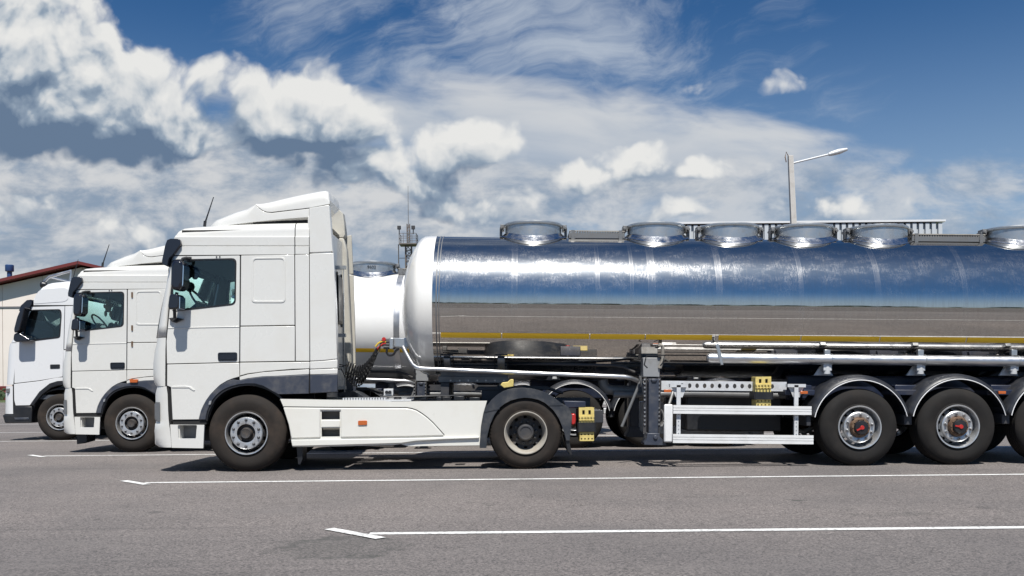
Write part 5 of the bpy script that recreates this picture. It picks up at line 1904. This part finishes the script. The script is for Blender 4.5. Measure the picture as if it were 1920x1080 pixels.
# ------------------------------------------------------------------ third tractor unit: another make, rounder cab
def make_rounded_tractor():
    Y0 = 8.42
    F = 1.672                                                # distance ratio to the near one
    root = thing('tractor_unit', 'rounded white tractor unit with black step and roof lamp bar', 'truck', (P(60, 700, Y0)[0] + 2, Y0 + 1.25, 0), 'white tractor units')
    pm = M['paint2']
    YC = Y0 + 1.25

    def pan(name, pts, m=pm, y0=0, y1=.03, par=root, bev=.006, mir=True):
        mb = MB().prism(PL(pts, Y0), Y0 + y0, Y0 + y1)
        if mir: mb.mirror(YC)
        return mb.build(name, m, par, bevel=bev)
    FX = lambda u, v: P(u, v, Y0)[0] * 1.008 - .02
    win = round_poly(PL([(49, 583), (62, 581), (113.5, 580), (115.5, 590), (112.5, 633), (43, 641.5)], Y0), .06)
    shell = PL([(40, 575), (150, 570), (160, 715), (108, 716), (93, 720), (75, 734), (60, 758), (28, 757), (24, 700), (30, 640)], Y0)
    o_, i_ = ray_loops(shell, win)
    MB().ring(o_, i_, Y0 + .024, Y0 + .05).mirror(YC).build('inner_shell', M['seam'], root)
    o_, i_ = ray_loops(round_poly(PL([(58, 575.5), (121, 574), (119, 655), (117, 706), (75, 713), (27, 718.5), (27.5, 660), (31, 640)], Y0), .02), win)
    door = MB().ring(o_, i_, Y0, Y0 + .024).mirror(YC).build('door', pm, root, bevel=.005)
    wc = (sum(p[0] for p in win) / len(win), sum(p[1] for p in win) / len(win))
    gk = [(x - wc[0], z - wc[1]) for x, z in win]
    MB().ring([(wc[0] + x * 1.015, wc[1] + z * 1.02) for x, z in gk], [(wc[0] + x * .94, wc[1] + z * .93) for x, z in gk], Y0 - .004, Y0 + .02).mirror(YC).build('window_seal', M['black'], door)
    MB().prism([(wc[0] + x * .99, wc[1] + z * .99) for x, z in gk], Y0 + .008, Y0 + .013).mirror(YC).build('window', M['glass'], door)
    MB().prism(round_poly(PL([(94, 683.4), (112.5, 683), (112.5, 691), (94, 691.5)], Y0), .02), Y0 - .012, Y0 + .01).mirror(YC).build('door_handle', M['black'], door, bevel=.01)
    pan('sleeper_panel', [(122, 574), (168, 573), (168, 655), (120, 655)])
    pan('side_panel', [(119, 656.5), (168, 656.5), (168, 712), (117.5, 706)])
    pan('lower_panel', [(26, 720), (75, 714.4), (107, 708), (127, 707.5), (127, 713.5), (107, 715), (93, 719.4), (74, 734.5), (60, 754), (56, 760), (29, 760.5), (26.5, 750)])
    MB().strip(PL([(57, 760), (62, 751), (74, 735.6), (93, 720.4), (107, 716), (127, 714.5), (170, 714)], Y0), PL([(64, 760), (68, 753), (79, 740), (96, 727), (110, 722.5), (127, 721.5), (170, 721)], Y0), Y0 - .01, Y0 + .3).mirror(YC).build('arch_trim', M['black'], root, bevel=.008)
    pan('step', [(26, 761.5), (60, 762), (59.5, 793), (9, 793.5), (4.5, 778), (24, 778)], M['black'], -.005, .30, bev=.02)
    pan('step_edge', [(27, 783), (54, 782.5), (55, 786.5), (29, 787)], M['trim'], -.02, .05)
    # wrapped front
    W0 = [(577, 54, 60), (590, 46, 55), (605, 37, 49), (625, 26, 39), (642, 18, 31)]

    def loft(tab, nm, m, a=.45, glass=False):
        out = []
        for v, u, e in tab:
            xe, z = P(e, v, Y0)
            xf = FX(u, v)
            row = [(xe + (xf - xe) * math.sin(math.pi / 2 * i / 10), Y0 + a * (1 - math.cos(math.pi / 2 * i / 10)), z) for i in range(11)]
            if glass == 1: row = row[:7]
            out.append(row)
        if glass == 1:
            mb = MB().grid(out).mirror(YC)
        else:
            out2 = [(r[6:] if glass == 2 else r) for r in out]
            mb = MB().grid([r + [(x, 2 * YC - y, z) for x, y, z in r[::-1]] for r in out2])
        return mb.build(nm, m, root, angle=50)
    loft(W0, 'pillar', pm, glass=1)
    loft(W0, 'windscreen', M['glass'], glass=2)
    loft([(643, 15.5, 31), (650, 13.5, 29.5), (662, 12, 28.5), (696, 10, 27), (721, 9, 25)], 'nose_panel', pm)
    loft([(724, 9, 24), (740, 7.8, 24), (776, 7, 24.5)], 'bumper', pm, a=.38)
    loft([(776.5, 4.4, 25), (784, 5, 25), (793, 9, 25)], 'lower_bumper', M['black'], a=.38)
    pan('bumper_gap', [(22, 721), (27, 720), (28, 777), (23, 777)], M['seam'], .015, .05)
    pan('fog_lamp', [(11, 729), (18, 728), (18, 735), (12, 737)], M['greysteel'], -.01, .25)
    # roof with rounded front
    rf = [(63, 556), (67, 547), (72, 539), (78, 532.6), (88, 529.3), (96, 528), (125, 525.5), (190, 523)]
    out = []
    for u in (63, 65, 67, 70, 73, 78, 84, 92, 100, 125, 150, 190):
        x, zt_ = P(u, interp(rf, u), Y0)
        zb_ = P(u, 572, Y0)[1]
        r = max(.02, min(.22, (zt_ - zb_) * .6))
        row = [(x, Y0, zb_)] + [(x, Y0 + r * (1 - math.cos(math.pi / 2 * i / 6)), zt_ - r + r * math.sin(math.pi / 2 * i / 6)) for i in range(7)] + [(x, Y0 + .8, zt_ + .02)]
        out.append(row + [(x, 2 * YC - y, z) for x, y, z in row[::-1]])
    mb = MB().grid(out)
    mb.add(out[0], [tuple(range(len(out[0])))])
    mb.build('roof', pm, root, angle=50)
    fx = lambda u, v: P(u, v, Y0)
    q = PL([(63, 570), (66, 556), (72, 546), (80, 542), (120, 539), (128, 541), (128, 562), (120, 566)], Y0)
    MB().prism(round_poly(q, .05), Y0 - .006, Y0 + .02).mirror(YC).build('roof_side_panel', pm, root, bevel=.005)
    MB().box(fx(60, 560)[0], fx(170, 560)[0], Y0 + .03, 2 * YC - Y0 - .03, fx(80, 577)[1], fx(80, 571)[1]).build('roof_seam', M['seam'], root)
    xr = fx(170, 600)[0]
    MB().box(xr - .05, xr, Y0 + .03, 2 * YC - Y0 - .03, .95, fx(170, 525)[1]).build('rear_wall', pm, root)
    MB().box(fx(30, 700)[0], xr, Y0 + .05, 2 * YC - Y0 - .05, .95, 1.05).build('cab_floor', M['interior'], root)
    # roof lamp bar
    mb = MB().tube([(P(79, 532, Y0 + .3)[0], Y0 + .25, P(79, 532, Y0)[1]), (P(82, 517, Y0)[0], Y0 + .25, P(82, 517, Y0)[1]), (P(122, 505, Y0)[0], Y0 + .28, P(122, 505, Y0)[1]), (P(121, 530, Y0)[0], Y0 + .28, P(121, 530, Y0)[1])], .035, 8)
    mb.double(YC).tube([(P(82, 517, Y0)[0], Y0 + .25, P(82, 517, Y0)[1]), (P(82, 517, Y0)[0], 2 * YC - Y0 - .25, P(82, 517, Y0)[1])], .035, 8)
    lb = mb.build('lamp_bar', M['alu_pipe'], root)
    mb = MB()
    for k in range(5):
        x, z = P(79, 533, Y0)
        mb.lathe([(.001, -.06), (.07, -.05), (.085, .0), (.06, .07), (.001, .09)], (x - .03, Y0 + .12 + k * .56, z), 'x', 14)
    mb.build('roof_lamp', M['black'], lb)
    (a0, b0), (a1, b1) = P(122, 522, Y0), P(135, 483, Y0)
    MB().tube([(a0, Y0 + .3, b0 - .1), (a1, Y0 + .3, b1)], [.012, .006], 6).build('aerial', M['black'], root)
    # visor, mirrors
    vq = PL([(37, 583), (41, 573), (52, 563), (60, 562), (61.5, 570), (57, 579), (46, 585.5)], Y0)
    mb = MB().prism(vq, Y0 - .05, Y0 + .05).double(YC)
    k = PL([(37, 583), (41, 573), (52, 563), (60, 562)], Y0)
    mb.strip(k, [(x + .02, z - .02) for x, z in k], Y0 + .05, 2 * YC - Y0 - .05)
    mb.build('sun_visor', M['glossblack'], root, bevel=.012)
    for side in (0, 1):
        my = lambda mb: mb if side == 0 else MB().add([(x, 2 * YC - y, z) for x, y, z in mb.v], [f[::-1] for f in mb.f])
        q = round_poly(PL([(53, 578), (60, 577), (55, 600), (49, 622), (40, 626), (39, 619), (45, 596)], Y0), .05)
        a = my(MB().prism(q, Y0 - .30, Y0 - .06)).build('mirror', M['glossblack'], root, bevel=.04, seg=3)
        q = round_poly(PL([(37, 627), (46, 624), (58, 632), (67, 637), (66, 641), (40, 642.5), (36, 638)], Y0), .05)
        my(MB().prism(q, Y0 - .26, Y0 - .01)).build('lower_mirror', M['glossblack'], a, bevel=.03, seg=3)
        my(MB().tube([(P(57, 578, Y0)[0], Y0 + .02, P(57, 578, Y0)[1]), (P(52, 583, Y0)[0], Y0 - .15, P(52, 583, Y0)[1])], .03, 8)).build('mirror_arm', M['black'], a)
    # blind in the window, seats
    MB().prism(PL([(50, 592), (106, 592), (97, 628), (50, 620)], Y0), YC + .9, YC + .92).build('window_blind', mat('cream_blind', (.62, .60, .45), .8), root)
    MB().prism(round_poly(PL([(86, 640), (118, 640), (122, 592), (112, 590)], Y0), .06), Y0 + .4, Y0 + .95).build('seat', M['interior'], root, bevel=.04)
    MB().prism(PL([(22, 642), (40, 628), (62, 634), (66, 660), (22, 660)], Y0), Y0 + .12, 2 * YC - Y0 - .12).build('dashboard', M['interior'], root, bevel=.03)
    # grille
    mb = MB()
    for k in range(5):
        zz = P(10, 668 + k * 9, Y0)[1]
        mb.box(FX(9, 690) - .03, FX(9, 690) + .03, Y0 + .6, 2 * YC - Y0 - .6, zz - .06, zz)
    mb.build('grille', M['black'], root)
    # chassis, rear fenders
    cx = P(110.4, 779, Y0)[0]
    mb = MB()
    for y in (.83, 1.53):
        mb.box(cx - 1, cx + 4.6, Y0 + y, Y0 + y + .14, .70, .97)
    mb.build('chassis_frame', M['chassis'], root)
    MB().cyl((cx, Y0 + .3, .53), (cx, Y0 + 2.2, .53), .07, 10).cyl((cx + 3.7, Y0 + .3, .5), (cx + 3.7, Y0 + 2.2, .5), .09, 10).build('axle', M['chassis'], root)
    MB().prism([(cx + .85, .42), (cx + 2.9, .42), (cx + 2.9, .95), (cx + .65, .95)], Y0 + .02, Y0 + .06).mirror(YC).build('side_skirt', pm, root, bevel=.006)
    MB().arc(cx + 3.7, .5, .60, .63, 5, 175, Y0, Y0 + .6).mirror(YC).build('mudguard', M['trim'], root)
    MB().box(cx + 3.15, cx + 4.25, YC - .45, YC + .45, 1.05, 1.14).build('fifth_wheel', M['chassis'], root)
    MB().arc(cx, .53, .64, .67, -5, 185, Y0 + .06, Y0 + .85).mirror(YC).build('arch_liner', M['black'], root)
    for (src, x) in (('f', cx), ('r', cx + 3.7)):
        for (y, sg) in ((Y0 + .02, 1), (Y0 + 2.48, -1)):
            (wheel_front if src == 'f' else wheel_rear)(root, (x, y, .535 if src == 'f' else .505), sg)
    return root


tractor3 = make_rounded_tractor()

# small toy in the middle cab's window, amber lamp over its wheel arch
tx, tz = P(203, 577, 4.75)
toy = thing('toy', 'small orange plush toy hanging behind the middle cab door window', 'toy', (tx, 4.75, tz - .2))
mb = MB()
for (dx, dz, r, k) in ((0, 0, .06, 1.5), (.0, .11, .05, 1), (-.05, -.11, .028, 2.2), (.045, -.12, .028, 2.2), (-.07, .03, .022, 1.8), (.07, .04, .022, 1.8), (-.035, .155, .02, 1), (.035, .155, .02, 1)):
    mb.lathe([(.001, -r * k)] + [(r * math.sin(math.pi * i / 8), -r * k * math.cos(math.pi * i / 8)) for i in range(1, 8)] + [(.001, r * k)], (tx + dx, 4.75, tz + dz), 'z', 12)
mb.build('toy_body', M['toy'], toy)
MB().tube([(tx, 4.75, tz + .15), (tx + .01, 4.75, tz + .42)], .004, 5).build('toy_string', M['white_edge'], toy)
lx, lz = P(252, 714, 4.1)
ml = MB().prism(round_poly(PL([(244, 711), (260, 711), (259, 717.5), (245, 717.5)], 4.1), .015), 4.06, 4.12).build('arch_lamp', M['amber'], tractor, bevel=.006)
ml.parent = tractor2
off2 = tractor2.location - tractor.location
for v_ in ml.data.vertices: v_.co -= off2
fq = MB().prism(PL([(136, 811), (155, 811), (155, 829), (137, 834)], 4.1), 4.25, 4.6).build('front_flap', M['black'], tractor)
fq.parent = tractor2
for v_ in fq.data.vertices: v_.co -= off2
hq = MB()
for (v0, v1) in ((548, 558), (610, 620), (640, 650)):
    hq.prism(PL([(246.5, v0), (249.5, v0), (249.5, v1), (246.5, v1)], 4.1), 4.085, 4.12)
h_ = hq.build('door_hinge', M['hub_rust'], tractor)
h_.parent = tractor2
for v_ in h_.data.vertices: v_.co -= off2
